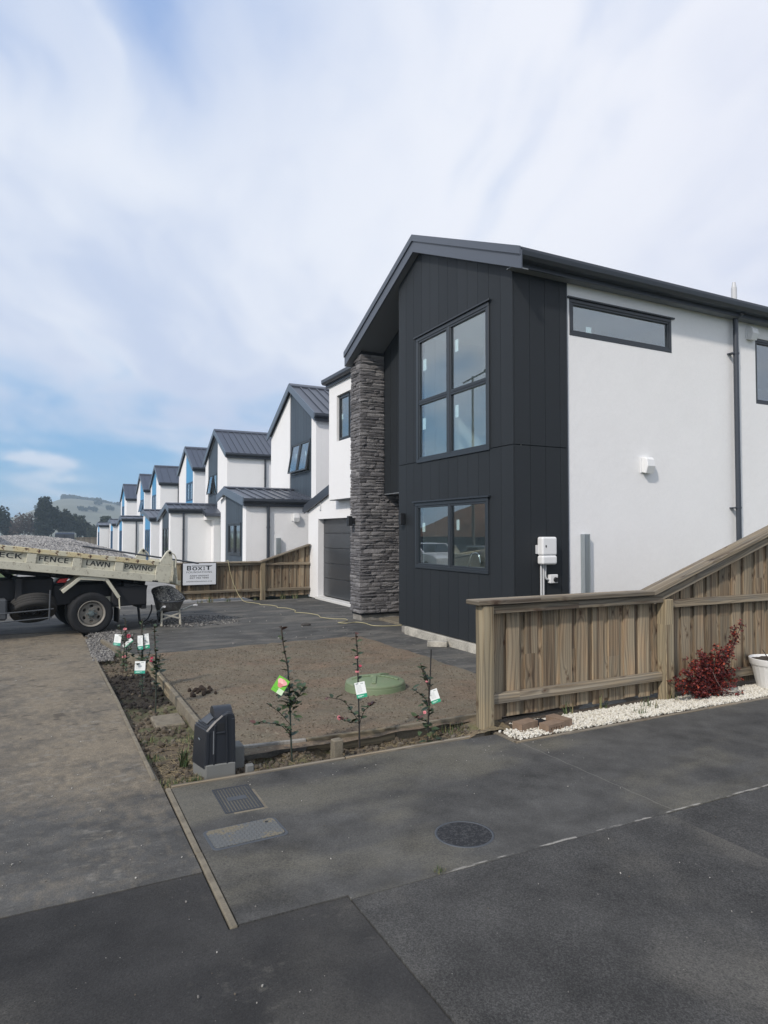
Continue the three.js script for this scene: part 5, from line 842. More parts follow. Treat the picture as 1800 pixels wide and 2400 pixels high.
{
  const C = thing('manhole_cover', 'round near-black iron cover set in the side footpath', 'cover', [2.195, 0.006, -3.285]);
  part(C, 'ring', new THREE.LatheGeometry([[0.158, -0.02], [0.158, 0.003], [0.172, 0.003], [0.175, -0.02]].map(p => new THREE.Vector2(...p)), 64), M.steelDark);
  const b = gtex(256, 256, (i, j) => (((i >> 4) + (j >> 4)) & 1 ? 0.8 : 0.2) * 0.4 + 0.6 * tn(i, j, 256, 60, 121), 0.22);
  const ct = ctex(512, 512, (i, j) => { const n = tn(i, j, 512, 26, 122) * 0.5 + tn(i, j, 512, 90, 123) * 0.5, d = ss(0.5, 0.72, n); set3(lerp(0.012, 0.050, d), lerp(0.013, 0.051, d), lerp(0.015, 0.052, d)); }, 0.35);
  part(C, 'lid', metricUV(new THREE.CylinderGeometry(0.157, 0.157, 0.012, 64).translate(0, -0.004, 0)), mat({ map: ct, roughness: 0.75, bumpMap: b, bumpScale: 0.002 }));
}

// ---------------------------------------------------------------- black service pillar
{
  const P = thing('service_pillar', 'black plastic service pillar with a domed top on a concrete foot', 'service pillar', [1.165, 0, -5.0], -0.05);
  const pl = mat({ color: [0.016, 0.019, 0.025], roughness: 0.42, bumpMap: fineBump, bumpScale: 0.0004 });
  const flare = g => { const p = g.attributes.position; for (let i = 0; i < p.count; i++) if (p.getX(i) < 0) p.setX(i, p.getX(i) * (1 + 0.52 * (0.112 - p.getZ(i)) / 0.227)); g.computeVertexNormals(); return g; };
  part(P, 'foot', jitter(flare(bx(-0.108, 0.108, -0.05, 0.085, -0.115, 0.125, 0.006)), 0.006, 8, 3), M.concGrey);
  const prof = [[-0.112, 0.055], [0.112, 0.055], [0.104, 0.40], [0.098, 0.425], [0.08, 0.442], [0.05, 0.445], [0.01, 0.43], [-0.04, 0.39], [-0.085, 0.345], [-0.102, 0.325]];
    part(P, 'body', flare(prismZ(prof, -0.115, 0.112, [], undefined, 0.010)), pl);
  // barrel dome across the top
  const dome = new THREE.CylinderGeometry(0.088, 0.088, 0.132, 28, 1, false, 0, Math.PI * 2).rotateZ(Math.PI / 2); dome.scale(1, 0.85, 1.16); dome.translate(0.026, 0.396, -0.012);
  part(P, 'dome', dome, pl);
  part(P, 'label_plate', flare(bar([-0.080, 0.362, 0.0], [-0.035, 0.405, 0.0], 0.11, 0.01, 0.003)), M.steelDark);
  for (const y of [0, 1]) part(P, 'top_ridge', flare(bar([-0.096 + 0.012 * y, 0.342 + 0.012 * y, -0.10], [-0.096 + 0.012 * y, 0.342 + 0.012 * y, 0.105], 0.008, 0.008, 0.002)), pl);
  for (const x of [-0.045, 0.045]) part(P, 'rib', bar([x * 1.08, 0.06, 0.116], [x * 0.9, x < 0 ? 0.365 : 0.425, 0.116], 0.013, 0.012, 0.004), pl);
  for (const x of [-0.097, 0.097]) part(P, 'edge_rib', bar([x, 0.06, 0.113], [x * 0.93, x < 0 ? 0.32 : 0.40, 0.113], 0.024, 0.010, 0.004), pl);
  part(P, 'handle_recess', bx(-0.028, 0.028, 0.315, 0.375, 0.100, 0.1135, 0.002), M.black);
  part(P, 'handle_lip', bx(-0.032, 0.032, 0.300, 0.312, 0.108, 0.122, 0.003), pl);
  part(P, 'lock_tab', bx(-0.1395, -0.132, 0.245, 0.252, -0.02, 0.03, 0.001), M.steel);
  part(P, 'scrape_mark', jitter(bx(-0.0565, -0.0485, 0.16, 0.325, 0.1225, 0.1237, 0.0004), 0.003, 40, 2), mat({ color: [0.15, 0.16, 0.17], roughness: 0.85 }), 'pale scrape down the front rib');
}
// ---------------------------------------------------------------- tank lid
{
  const K = thing('tank_lid', 'round green plastic tank lid standing proud of the bare soil', 'tank lid', [3.30, -0.02, -6.70]);
  const gt = ctex(256, 256, (i, j) => { const n = tn(i, j, 256, 7, 131) * 0.6 + tn(i, j, 256, 60, 132) * 0.4, d = ss(0.55, 0.75, n) * 0.5; set3(lerp(0.155, 0.23, d), lerp(0.205, 0.225, d), lerp(0.115, 0.15, d)); }, 0.5);
  const gm = mat({ map: gt, roughness: 0.6 });
  part(K, 'riser', metricUV(new THREE.LatheGeometry([[0.345, -0.05], [0.335, 0.10], [0.322, 0.112], [0.30, 0.112]].map(p => new THREE.Vector2(...p)), 64)), gm);
  const dome = q => 0.140 + 0.048 * (1 - Math.pow(q / 0.31, 2));
  const pr = [[0.325, 0.100], [0.328, 0.108], [0.328, 0.128], [0.318, 0.136]]; for (let q = 0.31; q >= 0; q -= 0.031) pr.push([Math.max(q, 0), dome(q)]);
  part(K, 'lid', metricUV(new THREE.LatheGeometry(pr.map(p => new THREE.Vector2(...p)), 64)), gm);
  for (const a of [2.75, 4.2, 5.6, 0.55]) { const L = []; for (let k = 0; k < 5; k++) { const q0 = 0.02 + k * 0.048, q1 = q0 + 0.05; L.push(bar([Math.cos(a) * q0, dome(q0) + 0.006, -Math.sin(a) * q0], [Math.cos(a) * q1, dome(q1) + 0.006, -Math.sin(a) * q1], 0.045, 0.018, 0.006)); } part(K, 'rib', merge(L), gm); }
  part(K, 'centre_boss', new THREE.CylinderGeometry(0.05, 0.06, 0.02, 24).translate(0, 0.192, 0), gm);
}
// ---------------------------------------------------------------- bricks
{
  const bm = mat({ roughness: 0.9, bumpMap: fineBump, bumpScale: 0.0015, map: ctex(256, 256, (i, j) => { const v = 0.9 + 0.25 * (tn(i, j, 256, 8, 141) - 0.5) + 0.2 * (tn(i, j, 256, 70, 142) - 0.5); set3(0.235 * v, 0.165 * v, 0.115 * v); }, 0.3) });
  const mk = (label, x, z, turn, holes, y = 0.0) => { const B = thing('brick', label, 'brick', [x, y, z], turn); const w = 0.105, h = 0.082, d = 0.055; const hl = []; if (holes) for (let k = 0; k < 5; k++) { const c = -0.066 + k * 0.033; hl.push([[c - 0.009, 0.026], [c + 0.009, 0.026], [c + 0.009, 0.058], [c - 0.009, 0.058]]); } part(B, 'body', prismZ(rect(-w, w, 0, h), -d, d, hl), bm); if (holes) part(B, 'core_back', bx(-0.09, 0.09, 0.020, 0.064, -d + 0.01, -d + 0.02, 0.001), M.chassis); };
  mk('plain brown brick lying leftmost by the fence post in the white gravel', 3.81, -4.735, 0.18, false, 0.01);
  mk('brown brick with a row of core holes facing the asphalt', 4.00, -4.605, 0.16, true, 0.008);
  mk('brown brick laid end-on behind the one with core holes', 4.165, -4.70, 1.72, false, 0.01);
  single('pit_hole', 'black opening between the three bricks beside the fence', 'opening', bx(3.93, 4.09, 0.0, 0.052, -4.86, -4.74, 0.004), M.chassis);
}
// ---------------------------------------------------------------- young camellias with stakes and nursery tags
function leafGeo(L, W, curl, seed) { // pointed oval leaf lying along +x, folded along its midrib
  const n = 6, P = [], I = [], U = []; for (let i = 0; i <= n; i++) { const t = i / n, w = W * Math.pow(Math.sin(Math.PI * Math.pow(t, 0.85)), 0.8) * 0.5, y = -curl * t * t * L; P.push(t * L, y + 0.25 * w, -w, t * L, y, 0, t * L, y + 0.25 * w, w); U.push(t, 0, t, 0.5, t, 1); }
  for (let i = 0; i < n; i++) { const a = i * 3; I.push(a, a + 1, a + 3, a + 1, a + 4, a + 3, a + 1, a + 2, a + 4, a + 2, a + 5, a + 4); }
  const g = new THREE.BufferGeometry(); g.setAttribute('position', new THREE.Float32BufferAttribute(P, 3)); g.setAttribute('uv', new THREE.Float32BufferAttribute(U, 2)); g.setIndex(I); g.computeVertexNormals(); return g;
}
const leafG = [leafGeo(0.056, 0.038, 0.25), leafGeo(0.048, 0.033, 0.4), leafGeo(0.062, 0.040, 0.1)];
const leafM = [[0.030, 0.052, 0.020], [0.045, 0.072, 0.026], [0.020, 0.038, 0.017], [0.070, 0.085, 0.035]].map(c => pmat({ color: c, roughness: 0.45, side: THREE.DoubleSide }));
const leafRed = pmat({ color: [0.09, 0.035, 0.028], roughness: 0.5, side: THREE.DoubleSide });
const stemM = mat({ color: [0.055, 0.042, 0.032], roughness: 0.9 }), stakeM = mat({ color: [0.020, 0.036, 0.028], roughness: 0.6 }), stakeK = mat({ color: [0.018, 0.018, 0.018], roughness: 0.6 });
const petalM = mat({ color: [0.62, 0.22, 0.24], roughness: 0.7, side: THREE.DoubleSide }), petalDeep = mat({ color: [0.45, 0.06, 0.10], roughness: 0.7, side: THREE.DoubleSide });
const tagTex = kind => { const c = document.createElement('canvas'); c.width = 128; c.height = 192; const x = c.getContext('2d');
  if (kind === 'photo') { x.fillStyle = '#6fbf3c'; x.fillRect(0, 0, 128, 192); x.fillStyle = '#cfe6c0'; x.fillRect(64, 130, 64, 62); x.fillStyle = '#58ad30'; x.fillRect(8, 150, 60, 6); for (const [a, b, r, k] of [[64, 60, 44, '#e79a98'], [38, 48, 28, '#f3b8b2'], [92, 52, 26, '#eeaaa8'], [62, 96, 28, '#d98583'], [64, 60, 14, '#f2c6b8']]) { x.fillStyle = k; x.beginPath(); x.arc(a, b, r, 0, 7); x.fill(); } }
  else { x.fillStyle = '#e9ece9'; x.fillRect(0, 0, 128, 192); x.fillStyle = kind === 'green' ? '#1f9a74' : '#2f9d86'; x.fillRect(0, 146, 128, 46); x.fillStyle = '#cfe9dd'; x.fillRect(14, 163, 76, 7); x.fillRect(14, 175, 50, 5); x.fillStyle = '#b6bbb8'; for (let k = 0; k < 7; k++) x.fillRect(16, 40 + k * 13, 60 + (k * 37) % 36, 4); x.fillStyle = '#b9c1bc'; x.fillRect(72, 14, 34, 14); }
  const t = new THREE.CanvasTexture(c); t.colorSpace = THREE.SRGBColorSpace; return t; };
const tagM = { green: mat({ map: tagTex('green'), roughness: 0.5 }), photo: mat({ map: tagTex('photo'), roughness: 0.5 }), teal: mat({ map: tagTex('teal'), roughness: 0.5 }) };
function flower(parent, p, s, m, r) { const L = []; for (let k = 0; k < 11; k++) { const g = new THREE.SphereGeometry(s * 0.55, 7, 5); g.scale(1, 0.35, 0.8); g.rotateZ(0.4 + 0.5 * r()); g.translate(s * 0.35, 0, 0); g.rotateY(k * 2.4); g.rotateX((r() - 0.5) * 1.4); L.push(g); } const o = part(parent, 'flower', merge(L), m); o.position.set(...p); o.rotation.set(r(), r() * 6, r()); return o; }
function camellia(label, base, o) {
  const T = thing('camellia_sapling', label, 'sapling', base, 0), r = rng(o.seed);
  const leaf = (p, az, tilt, s, m) => { const l = part(T, 'leaf', leafG[Math.floor(r() * 3)], m || leafM[Math.floor(r() * r() * 4)]); l.position.set(...p); l.rotation.set((r() - 0.5) * 0.8, az, tilt, 'YXZ'); l.scale.setScalar(s); };
  const C = new THREE.CatmullRomCurve3(o.stem.map(p => new THREE.Vector3(...p)));
  part(T, 'stem', new THREE.TubeGeometry(C, 24, 0.0058, 6, false), stemM);
  if (o.stake) part(T, 'stake', rod(o.stake[0], o.stake[1], 0.0058, 0.0058, 7), o.stakeM || stakeM);
  const along = (curve, n, t0, dens) => { for (let k = 0; k < n; k++) { const t = t0 + (1 - t0) * (k + r() * 0.6) / n, p = curve.getPoint(Math.min(1, t)); leaf([p.x, p.y, p.z], k * 2.4 + r(), 0.15 + 0.7 * r(), 0.65 + 0.5 * r() * (dens || 1), o.redTop && t > 0.93 ? leafRed : null); } };
  along(C, o.n || 22, o.t0 ?? 0.12, 1);
  for (const b of o.branches || []) { const B = new THREE.CatmullRomCurve3(b.p.map(p => new THREE.Vector3(...p))); part(T, 'branch', new THREE.TubeGeometry(B, 14, 0.003, 5, false), stemM); along(B, b.n, 0.2, 1.2); if (b.tip) for (let k = 0; k < 4; k++) { const p = B.getPoint(0.8 + 0.2 * k / 3); leaf([p.x, p.y, p.z], k * 1.6, 0.8, 0.9, leafRed); } }
  for (const [p, n, s] of o.bush || []) for (let k = 0; k < n; k++) leaf([p[0] + (r() - 0.5) * s, p[1] + (r() - 0.5) * s * 1.3, p[2] + (r() - 0.5) * s], r() * 6.28, r() * 1.1 - 0.2, 0.8 + 0.5 * r());
  for (const [p, s, deep] of o.flowers || []) flower(T, p, s, deep ? petalDeep : petalM, r);
  for (const [p, w, h, ry, rz, kind] of o.tags || []) { const g = new THREE.BoxGeometry(w, h, 0.0015); const q = part(T, 'plant_tag', g, tagM[kind]); q.position.set(...p); q.rotation.set(-0.12, ry, rz, 'YXZ'); }
}
const FACE = -0.42;      // tags hang facing the footpath corner
camellia('tall young camellia with a pink flower-photo tag, leftmost of the three along the path', [1.735, -0.02, -5.0], { seed: 1, n: 30, redTop: true,
  stem: [[0, 0, 0], [-0.01, 0.3, 0.01], [-0.02, 0.6, 0], [-0.04, 0.75, 0.01], [-0.07, 0.92, 0], [-0.085, 1.05, 0]], stake: [[0.004, 0, 0.01], [-0.035, 0.75, 0.012]],
  branches: [{ p: [[-0.01, 0.20, 0], [-0.09, 0.29, 0.02], [-0.20, 0.325, 0.03], [-0.31, 0.335, 0.02]], n: 12 }, { p: [[-0.01, 0.28, 0], [-0.09, 0.38, -0.01], [-0.20, 0.47, 0.0]], n: 8 }, { p: [[-0.01, 0.42, 0], [0.05, 0.50, 0.02], [0.10, 0.57, 0.02]], n: 9 }, { p: [[-0.01, 0.18, 0], [-0.04, 0.26, 0.06], [-0.08, 0.30, 0.09]], n: 8 }],
  bush: [[[0.0, 0.52, 0.0], 34, 0.13], [[-0.01, 0.40, 0.01], 20, 0.10]], tags: [[[-0.10, 0.60, 0.03], 0.095, 0.125, FACE, -0.55, 'photo']] });
camellia('young camellia with pink buds up its stem and a white tag, middle of the three', [2.315, 0.0, -5.0], { seed: 2, n: 22, redTop: true, t0: 0.3, stakeM: stakeK,
  stem: [[0, 0, 0], [-0.005, 0.3, 0.01], [-0.01, 0.6, 0], [-0.02, 0.78, 0.01], [-0.03, 0.93, 0]], stake: [[0.004, 0, 0.01], [-0.02, 0.74, 0.012]],
  branches: [{ p: [[-0.005, 0.22, 0], [-0.07, 0.30, 0.02], [-0.15, 0.40, 0.02], [-0.29, 0.445, 0.02]], n: 13 }, { p: [[-0.005, 0.20, 0], [-0.08, 0.22, 0.02], [-0.19, 0.265, 0.04]], n: 7, tip: true }, { p: [[0, 0.17, 0], [0.04, 0.29, 0.01], [0.12, 0.345, 0.02]], n: 9, tip: true }],
  flowers: [[[-0.03, 0.735, 0.02], 0.022], [[0.0, 0.665, 0.02], 0.018, true], [[-0.025, 0.62, 0.02], 0.022], [[-0.20, 0.275, 0.045], 0.026]], tags: [[[0.0, 0.475, 0.035], 0.085, 0.125, FACE, 0.2, 'green']] });
camellia('young camellia on a tall bare black stake, rightmost of the three beside the fence', [2.92, -0.01, -4.93], { seed: 3, n: 14, t0: 0.15, stakeM: stakeK,
  stem: [[0, 0, 0], [0.004, 0.2, 0.01], [0.01, 0.4, 0.01], [-0.005, 0.52, 0.01], [-0.06, 0.62, 0.01]], stake: [[0.0, 0, 0.01], [0.035, 0.77, 0.012]],
  branches: [{ p: [[0.005, 0.33, 0], [-0.06, 0.39, 0.02], [-0.16, 0.465, 0.02]], n: 11 }, { p: [[0, 0.16, 0], [-0.05, 0.18, 0.02], [-0.12, 0.215, 0.03]], n: 7, tip: true }, { p: [[0.01, 0.45, 0], [-0.04, 0.56, 0.01], [-0.075, 0.66, 0.02]], n: 9 }, { p: [[0.01, 0.2, 0], [0.05, 0.25, 0.02]], n: 4 }],
  bush: [[[0.02, 0.06, 0.02], 22, 0.14], [[0.0, 0.28, 0.01], 8, 0.07]], flowers: [[[-0.015, 0.50, 0.02], 0.018], [[-0.035, 0.245, 0.02], 0.020]], tags: [[[0.055, 0.375, 0.03], 0.080, 0.115, FACE, 0.32, 'green']] });
camellia('flowering sapling with two white tags in the far group, nearest the truck wheel', [0.96, -0.03, -9.2], { seed: 4, n: 34, t0: 0.05, stem: [[0, 0, 0], [0, 0.3, 0], [-0.02, 0.68, 0]], stake: [[0, 0, 0.01], [-0.005, 0.5, 0.01]],
  branches: [{ p: [[0, 0.3, 0], [-0.05, 0.45, 0.02], [-0.09, 0.6, 0]], n: 12 }, { p: [[0, 0.2, 0], [0.06, 0.35, 0.02], [0.09, 0.5, 0]], n: 12 }], bush: [[[0, 0.3, 0], 26, 0.22]],
  flowers: [[[-0.02, 0.55, 0.03], 0.03], [[0.02, 0.46, 0.04], 0.034, true], [[-0.03, 0.2, 0.05], 0.032]], tags: [[[-0.11, 0.42, 0.03], 0.09, 0.14, -0.5, -0.1, 'teal'], [[0.01, 0.375, 0.05], 0.14, 0.05, -0.3, 0.7, 'green']] });
camellia('white-flowered low sapling in dark compost at the back of the bed', [0.90, -0.03, -9.0], { seed: 5, n: 16, stem: [[0, 0, 0], [0.01, 0.25, 0], [0.02, 0.5, 0]], bush: [[[0, 0.18, 0.02], 18, 0.16]], flowers: [] });
camellia('green-staked sapling with a pair of white and green tags, second of the far group', [0.975, -0.03, -7.75], { seed: 6, n: 40, t0: 0.05, stem: [[0, 0, 0], [-0.005, 0.4, 0], [-0.01, 0.84, 0]], stake: [[0, 0, 0.012], [0, 0.68, 0.012]],
  branches: [{ p: [[0, 0.4, 0], [-0.05, 0.5, 0.01], [-0.07, 0.62, 0]], n: 9 }, { p: [[0, 0.3, 0], [0.06, 0.42, 0.01], [0.08, 0.5, 0]], n: 9 }], bush: [[[0, 0.35, 0], 18, 0.13]],
  tags: [[[-0.028, 0.59, 0.03], 0.055, 0.15, -0.3, 0.05, 'teal'], [[0.04, 0.60, 0.02], 0.05, 0.16, -0.3, 0.12, 'green'], [[-0.03, 0.325, 0.05], 0.11, 0.13, -0.3, -0.02, 'teal']] });
camellia('slim leafy sapling with a small red tag, nearest of the far group', [1.0, -0.03, -6.97], { seed: 7, n: 46, t0: 0.28, stem: [[0, 0, 0], [0.005, 0.4, 0], [-0.015, 0.86, 0]], stake: [[0.006, 0, 0.012], [0.008, 0.6, 0.012]],
  branches: [{ p: [[0, 0.4, 0], [0.03, 0.5, 0.01], [0.05, 0.58, 0]], n: 9 }], bush: [[[0.01, 0.45, 0], 22, 0.10]], flowers: [[[-0.035, 0.55, 0.02], 0.02, true], [[-0.045, 0.52, 0.02], 0.022, true]] });
// weeds and grass in the bed corner and along fences
{
  const P = [], I = []; const n = 5; for (let i = 0; i <= n; i++) { const t = i / n, w = 0.5 * (1 - t * 0.95); P.push(t * t * 0.35, t, -w * 0.10, t * t * 0.35, t, w * 0.10); } for (let i = 0; i < n; i++) { const a = i * 2; I.push(a, a + 1, a + 2, a + 1, a + 3, a + 2); }
  const blade = new THREE.BufferGeometry(); blade.setAttribute('position', new THREE.Float32BufferAttribute(P, 3)); blade.setIndex(I); blade.computeVertexNormals();
  const gm = mat({ roughness: 0.8, side: THREE.DoubleSide }), r = rng(81), L = [];
  const tuft = (x, z, y, n, rad, h) => { for (let k = 0; k < n; k++) { const a = r() * 6.28, d = Math.sqrt(r()) * rad; L.push({ p: [x + Math.cos(a) * d, y, z + Math.sin(a) * d], r: [0, r() * 6.28, (r() - 0.5) * 0.5], s: [h * (0.5 + r()), h * (0.5 + 0.7 * r()), h * 1.3] }); } };
  tuft(0.80, -4.90, -0.02, 50, 0.07, 0.05); tuft(0.90, -4.88, -0.02, 40, 0.06, 0.055); tuft(0.99, -4.84, -0.02, 26, 0.04, 0.07); tuft(0.97, -5.25, -0.02, 22, 0.03, 0.16); tuft(0.76, -5.5, -0.02, 36, 0.06, 0.05); tuft(0.80, -6.0, -0.02, 26, 0.06, 0.05); tuft(1.12, -5.85, -0.02, 30, 0.09, 0.05); tuft(1.1, -6.2, -0.02, 24, 0.08, 0.05); tuft(1.50, -5.0, -0.04, 40, 0.10, 0.06); tuft(3.25, -5.02, 0, 40, 0.12, 0.07); tuft(3.0, -4.95, 0, 24, 0.06, 0.05); tuft(1.83, -2.985, 0.006, 26, 0.03, 0.025); tuft(1.86, -2.99, 0.006, 14, 0.02, 0.02);
  tuft(4.5, -4.95, 0.02, 10, 0.05, 0.13); tuft(4.95, -4.95, 0.02, 8, 0.04, 0.14); tuft(5.35, -4.72, 0.03, 16, 0.10, 0.09); tuft(5.1, -4.65, 0.03, 14, 0.08, 0.08); tuft(5.8, -4.84, 0.02, 16, 0.05, 0.11);
  for (const [x, h] of [[3.75, 0.16], [4.2, 0.10], [4.9, 0.08], [5.65, 0.18], [6.0, 0.13], [3.5, 0.1]]) tuft(x, -17.02, 0.01, 18, 0.08, h);
  const cc = [col(0.075, 0.11, 0.04), col(0.11, 0.13, 0.05), col(0.20, 0.17, 0.08), col(0.05, 0.085, 0.03)];
  stuff('weeds', 'sparse grass tufts and weeds along the bed edges and fence bases', 'grass', instances(blade, gm, L, i => cc[Math.floor(hsh(i, 6) * 4)]));
}
// dead straw in the near corner of the bed
{ const r = rng(82), L = []; for (let k = 0; k < 420; k++) { const c = r(); const x = c < 0.6 ? 0.80 + 0.35 * r() : 1.35 + 2.0 * r(), z = c < 0.6 ? -4.85 - 1.1 * r() : -5.14 + 0.3 * r(); L.push({ p: [x, bedH(x, z) + 0.008, z], r: [(r() - 0.5) * 0.5, r() * 6.28, (r() - 0.5) * 0.5], s: [0.03 + 0.07 * r(), 1, 1] }); } stuff('straw', 'dry straw and grass litter over the planting bed', 'litter', instances(bx(-0.5, 0.5, -0.0012, 0.0012, -0.0014, 0.0014, 0.0004), mat({ color: [0.26, 0.21, 0.125], roughness: 1 }), L)); }
// ---------------------------------------------------------------- red barberry
{
  const T = thing('barberry_shrub', 'dark red barberry shrub in the white gravel against the fence', 'shrub', [6.25, 0.02, -4.76]), r = rng(55), tips = [];
  const br = (pts, n, spread) => { const C = new THREE.CatmullRomCurve3(pts.map(p => new THREE.Vector3(...p))); part(T, 'branch', new THREE.TubeGeometry(C, 14, 0.004, 5, false), stemM); for (let k = 0; k < n; k++) { const t = 0.22 + 0.78 * (k + r()) / n, p = C.getPoint(t); tips.push([p.x + (r() - 0.5) * spread, p.y + (r() - 0.5) * spread, p.z + (r() - 0.5) * spread * 0.8, t]); } };
  for (let k = 0; k < 26; k++) { const a = lerp(-1.35, 1.25, k / 25) + (r() - 0.5) * 0.2, len = (0.34 + 0.17 * r()) * (a < -0.6 ? 1.05 : a > 0.8 ? 0.85 : 1.12), dz = (r() - 0.4) * 0.20; const ex = Math.sin(a) * len * 1.12, ey = Math.cos(a) * len * 0.92 + 0.08; br([[(r() - 0.5) * 0.08, 0, 0], [ex * 0.4, ey * 0.5, dz * 0.6], [ex, ey, dz]], 44, 0.09); }
  br([[0.05, 0.1, 0], [0.25, 0.38, 0.02], [0.36, 0.55, 0.03], [0.40, 0.70, 0.03]], 30, 0.075); br([[0.05, 0.1, 0], [0.27, 0.36, 0.02], [0.42, 0.58, 0.03], [0.53, 0.76, 0.03]], 34, 0.08); br([[0.05, 0.1, 0], [0.26, 0.38, 0.0], [0.40, 0.55, 0.0], [0.46, 0.72, 0]], 26, 0.07);
  br([[0.05, 0.1, 0], [0.25, 0.2, 0.03], [0.42, 0.28, 0.03]], 22, 0.07); br([[0.0, 0.05, 0], [0.15, 0.06, 0.1], [0.40, 0.03, 0.12]], 10, 0.05); br([[0, 0.05, 0], [-0.25, 0.12, 0.08], [-0.5, 0.22, 0.04]], 26, 0.08);
  part(T, 'twig', tube([[0.1, 0.05, 0.14], [-0.05, 0.2, 0.15], [-0.1, 0.3, 0.14]], 0.0025, 10, 4), mat({ color: [0.25, 0.2, 0.18], roughness: 0.9 }));
  const g = leafGeo(0.026, 0.016, 0.2), L = []; for (const [x, y, z] of tips) { const n = 6; for (let k = 0; k < n; k++) L.push({ p: [x + (r() - 0.5) * 0.02, Math.max(0.005, y + (r() - 0.5) * 0.02), z + (r() - 0.5) * 0.02], r: [(r() - 0.5) * 2, r() * 6.28, r() * 1.4 - 0.3], s: 0.7 + 0.6 * r() }); }
  const cc = [col(0.130, 0.016, 0.013), col(0.085, 0.012, 0.012), col(0.21, 0.028, 0.016), col(0.05, 0.012, 0.013), col(0.36, 0.065, 0.025), col(0.165, 0.020, 0.015)];
  stuff('foliage', '', '', instances(g, pmat({ roughness: 0.5, side: THREE.DoubleSide }), L, i => cc[[0, 1, 5, 3, 0, 2, 1, 5, 0, 4][Math.floor(hsh(i, 12) * 10)]]), T);
}
{ // white pot
  const P = thing('flower_pot', 'white fluted plastic pot with soil at the right edge of the picture', 'plant pot', [7.31, 0.02, -4.73]);
  const N = 72, pr = [[0.165, 0], [0.172, 0.015], [0.178, 0.05], [0.222, 0.245], [0.226, 0.25], [0.228, 0.262], [0.236, 0.265], [0.246, 0.325], [0.243, 0.332], [0.232, 0.332], [0.222, 0.28]], V = [], I = [], U = [];
  pr.forEach(([R, y]) => { for (let i = 0; i <= N; i++) { const a = i / N * 6.28318, fl = y > 0.03 && y < 0.23 ? 1 : 0; const k = R * (1 - (y > 0.04 && y < 0.246 ? 0.018 * Math.pow(0.5 + 0.5 * Math.cos(a * 24), 2) : 0)); V.push(Math.cos(a) * k, y, Math.sin(a) * k); U.push(a, y); } });
  for (let j = 0; j < pr.length - 1; j++) for (let i = 0; i < N; i++) { const a = j * (N + 1) + i; I.push(a, a + N + 1, a + 1, a + 1, a + N + 1, a + N + 2); }
  const g = new THREE.BufferGeometry(); g.setAttribute('position', new THREE.Float32BufferAttribute(V, 3)); g.setAttribute('uv', new THREE.Float32BufferAttribute(U, 2)); g.setIndex(I); g.computeVertexNormals(); part(P, 'body', g, pmat({ color: [0.74, 0.74, 0.72], roughness: 0.4, side: THREE.DoubleSide }));
  part(P, 'soil', jitter(new THREE.CylinderGeometry(0.222, 0.21, 0.02, 40, 3).translate(0, 0.30, 0), 0.02, 30, 3), mat({ color: [0.05, 0.04, 0.03], roughness: 1 }));
  for (const [x, z, tx, tz] of [[0.0, 0.0, 0.06, 0.03], [-0.03, 0.02, -0.08, 0.0], [-0.05, -0.02, -0.03, -0.05]]) part(P, 'twig', tube([[x, 0.3, z], [x + tx * 0.5, 0.37, z + tz * 0.5], [x + tx, 0.42, z + tz]], 0.005, 8, 5), stemM);
}

// ---------------------------------------------------------------- the far end of the street
const clump = (() => { const r = rng(5), L = []; for (let k = 0; k < 5; k++) { const g = new THREE.PlaneGeometry(0.9, 0.5); g.rotateX(r() * 3); g.rotateY(r() * 6); g.rotateZ(r() * 3); g.translate((r() - 0.5) * 0.8, (r() - 0.5) * 0.6, (r() - 0.5) * 0.8); L.push(g); } return merge(L); })();
function farTree(label, x, z, H, lobes, color, o = {}) {
  const T = thing(o.name || 'tree', label, 'tree', [x, -0.1, z]), r = rng(o.seed || 1);
  const tr = [rod([0, -1, 0], [0, H * 0.55, 0], H * 0.022, H * 0.012, 7)]; for (let k = 0; k < 7; k++) { const a = r() * 6.28, y = H * (0.2 + 0.45 * r()), d = H * 0.16; tr.push(rod([0, y, 0], [Math.cos(a) * d, y + H * 0.14, Math.sin(a) * d], H * 0.009, H * 0.003, 5)); }
  part(T, 'trunk', merge(tr), mat({ color: o.bark || [0.07, 0.06, 0.05], roughness: 1 }));
  const L = []; for (const [lx, ly, rx, ry, n] of lobes) for (let k = 0; k < n * 1.8; k++) { const u = r() * 2 - 1, a = r() * 6.28, q = Math.pow(r(), 0.4), s = Math.sqrt(1 - u * u); const lum = 0.55 + 0.95 * fbm(u * 2.6 + lx + 9, a * 1.6 + 3, 4); L.push({ p: [lx + Math.cos(a) * s * rx * q * lum, ly + u * ry * q * lum, Math.sin(a) * s * rx * q * 0.9], r: [r() * 6, r() * 6, r() * 6], s: (o.cl || 0.55) * 0.72 * (0.4 + 1.1 * r()) }); }
  const c = color.map(k => col(...k)); const I = instances(clump, mat({ roughness: 0.95, side: THREE.DoubleSide }), L, i => c[Math.floor(hsh(i, 3) * c.length)]); stuff('crown', '', '', I, T);
}
const DK = [[0.016, 0.026, 0.018], [0.024, 0.036, 0.022], [0.012, 0.020, 0.016]], MD = [[0.030, 0.040, 0.026], [0.040, 0.050, 0.030], [0.022, 0.032, 0.022]];
farTree('dark rounded pine at the left edge of the skyline behind the truck', -11.0, -205, 9.5, [[0, 5.6, 2.6, 3.2, 500], [-2.5, 4, 3, 3, 500], [2.0, 3.4, 2.0, 2.6, 300]], DK, { name: 'pine_tree', seed: 11 });
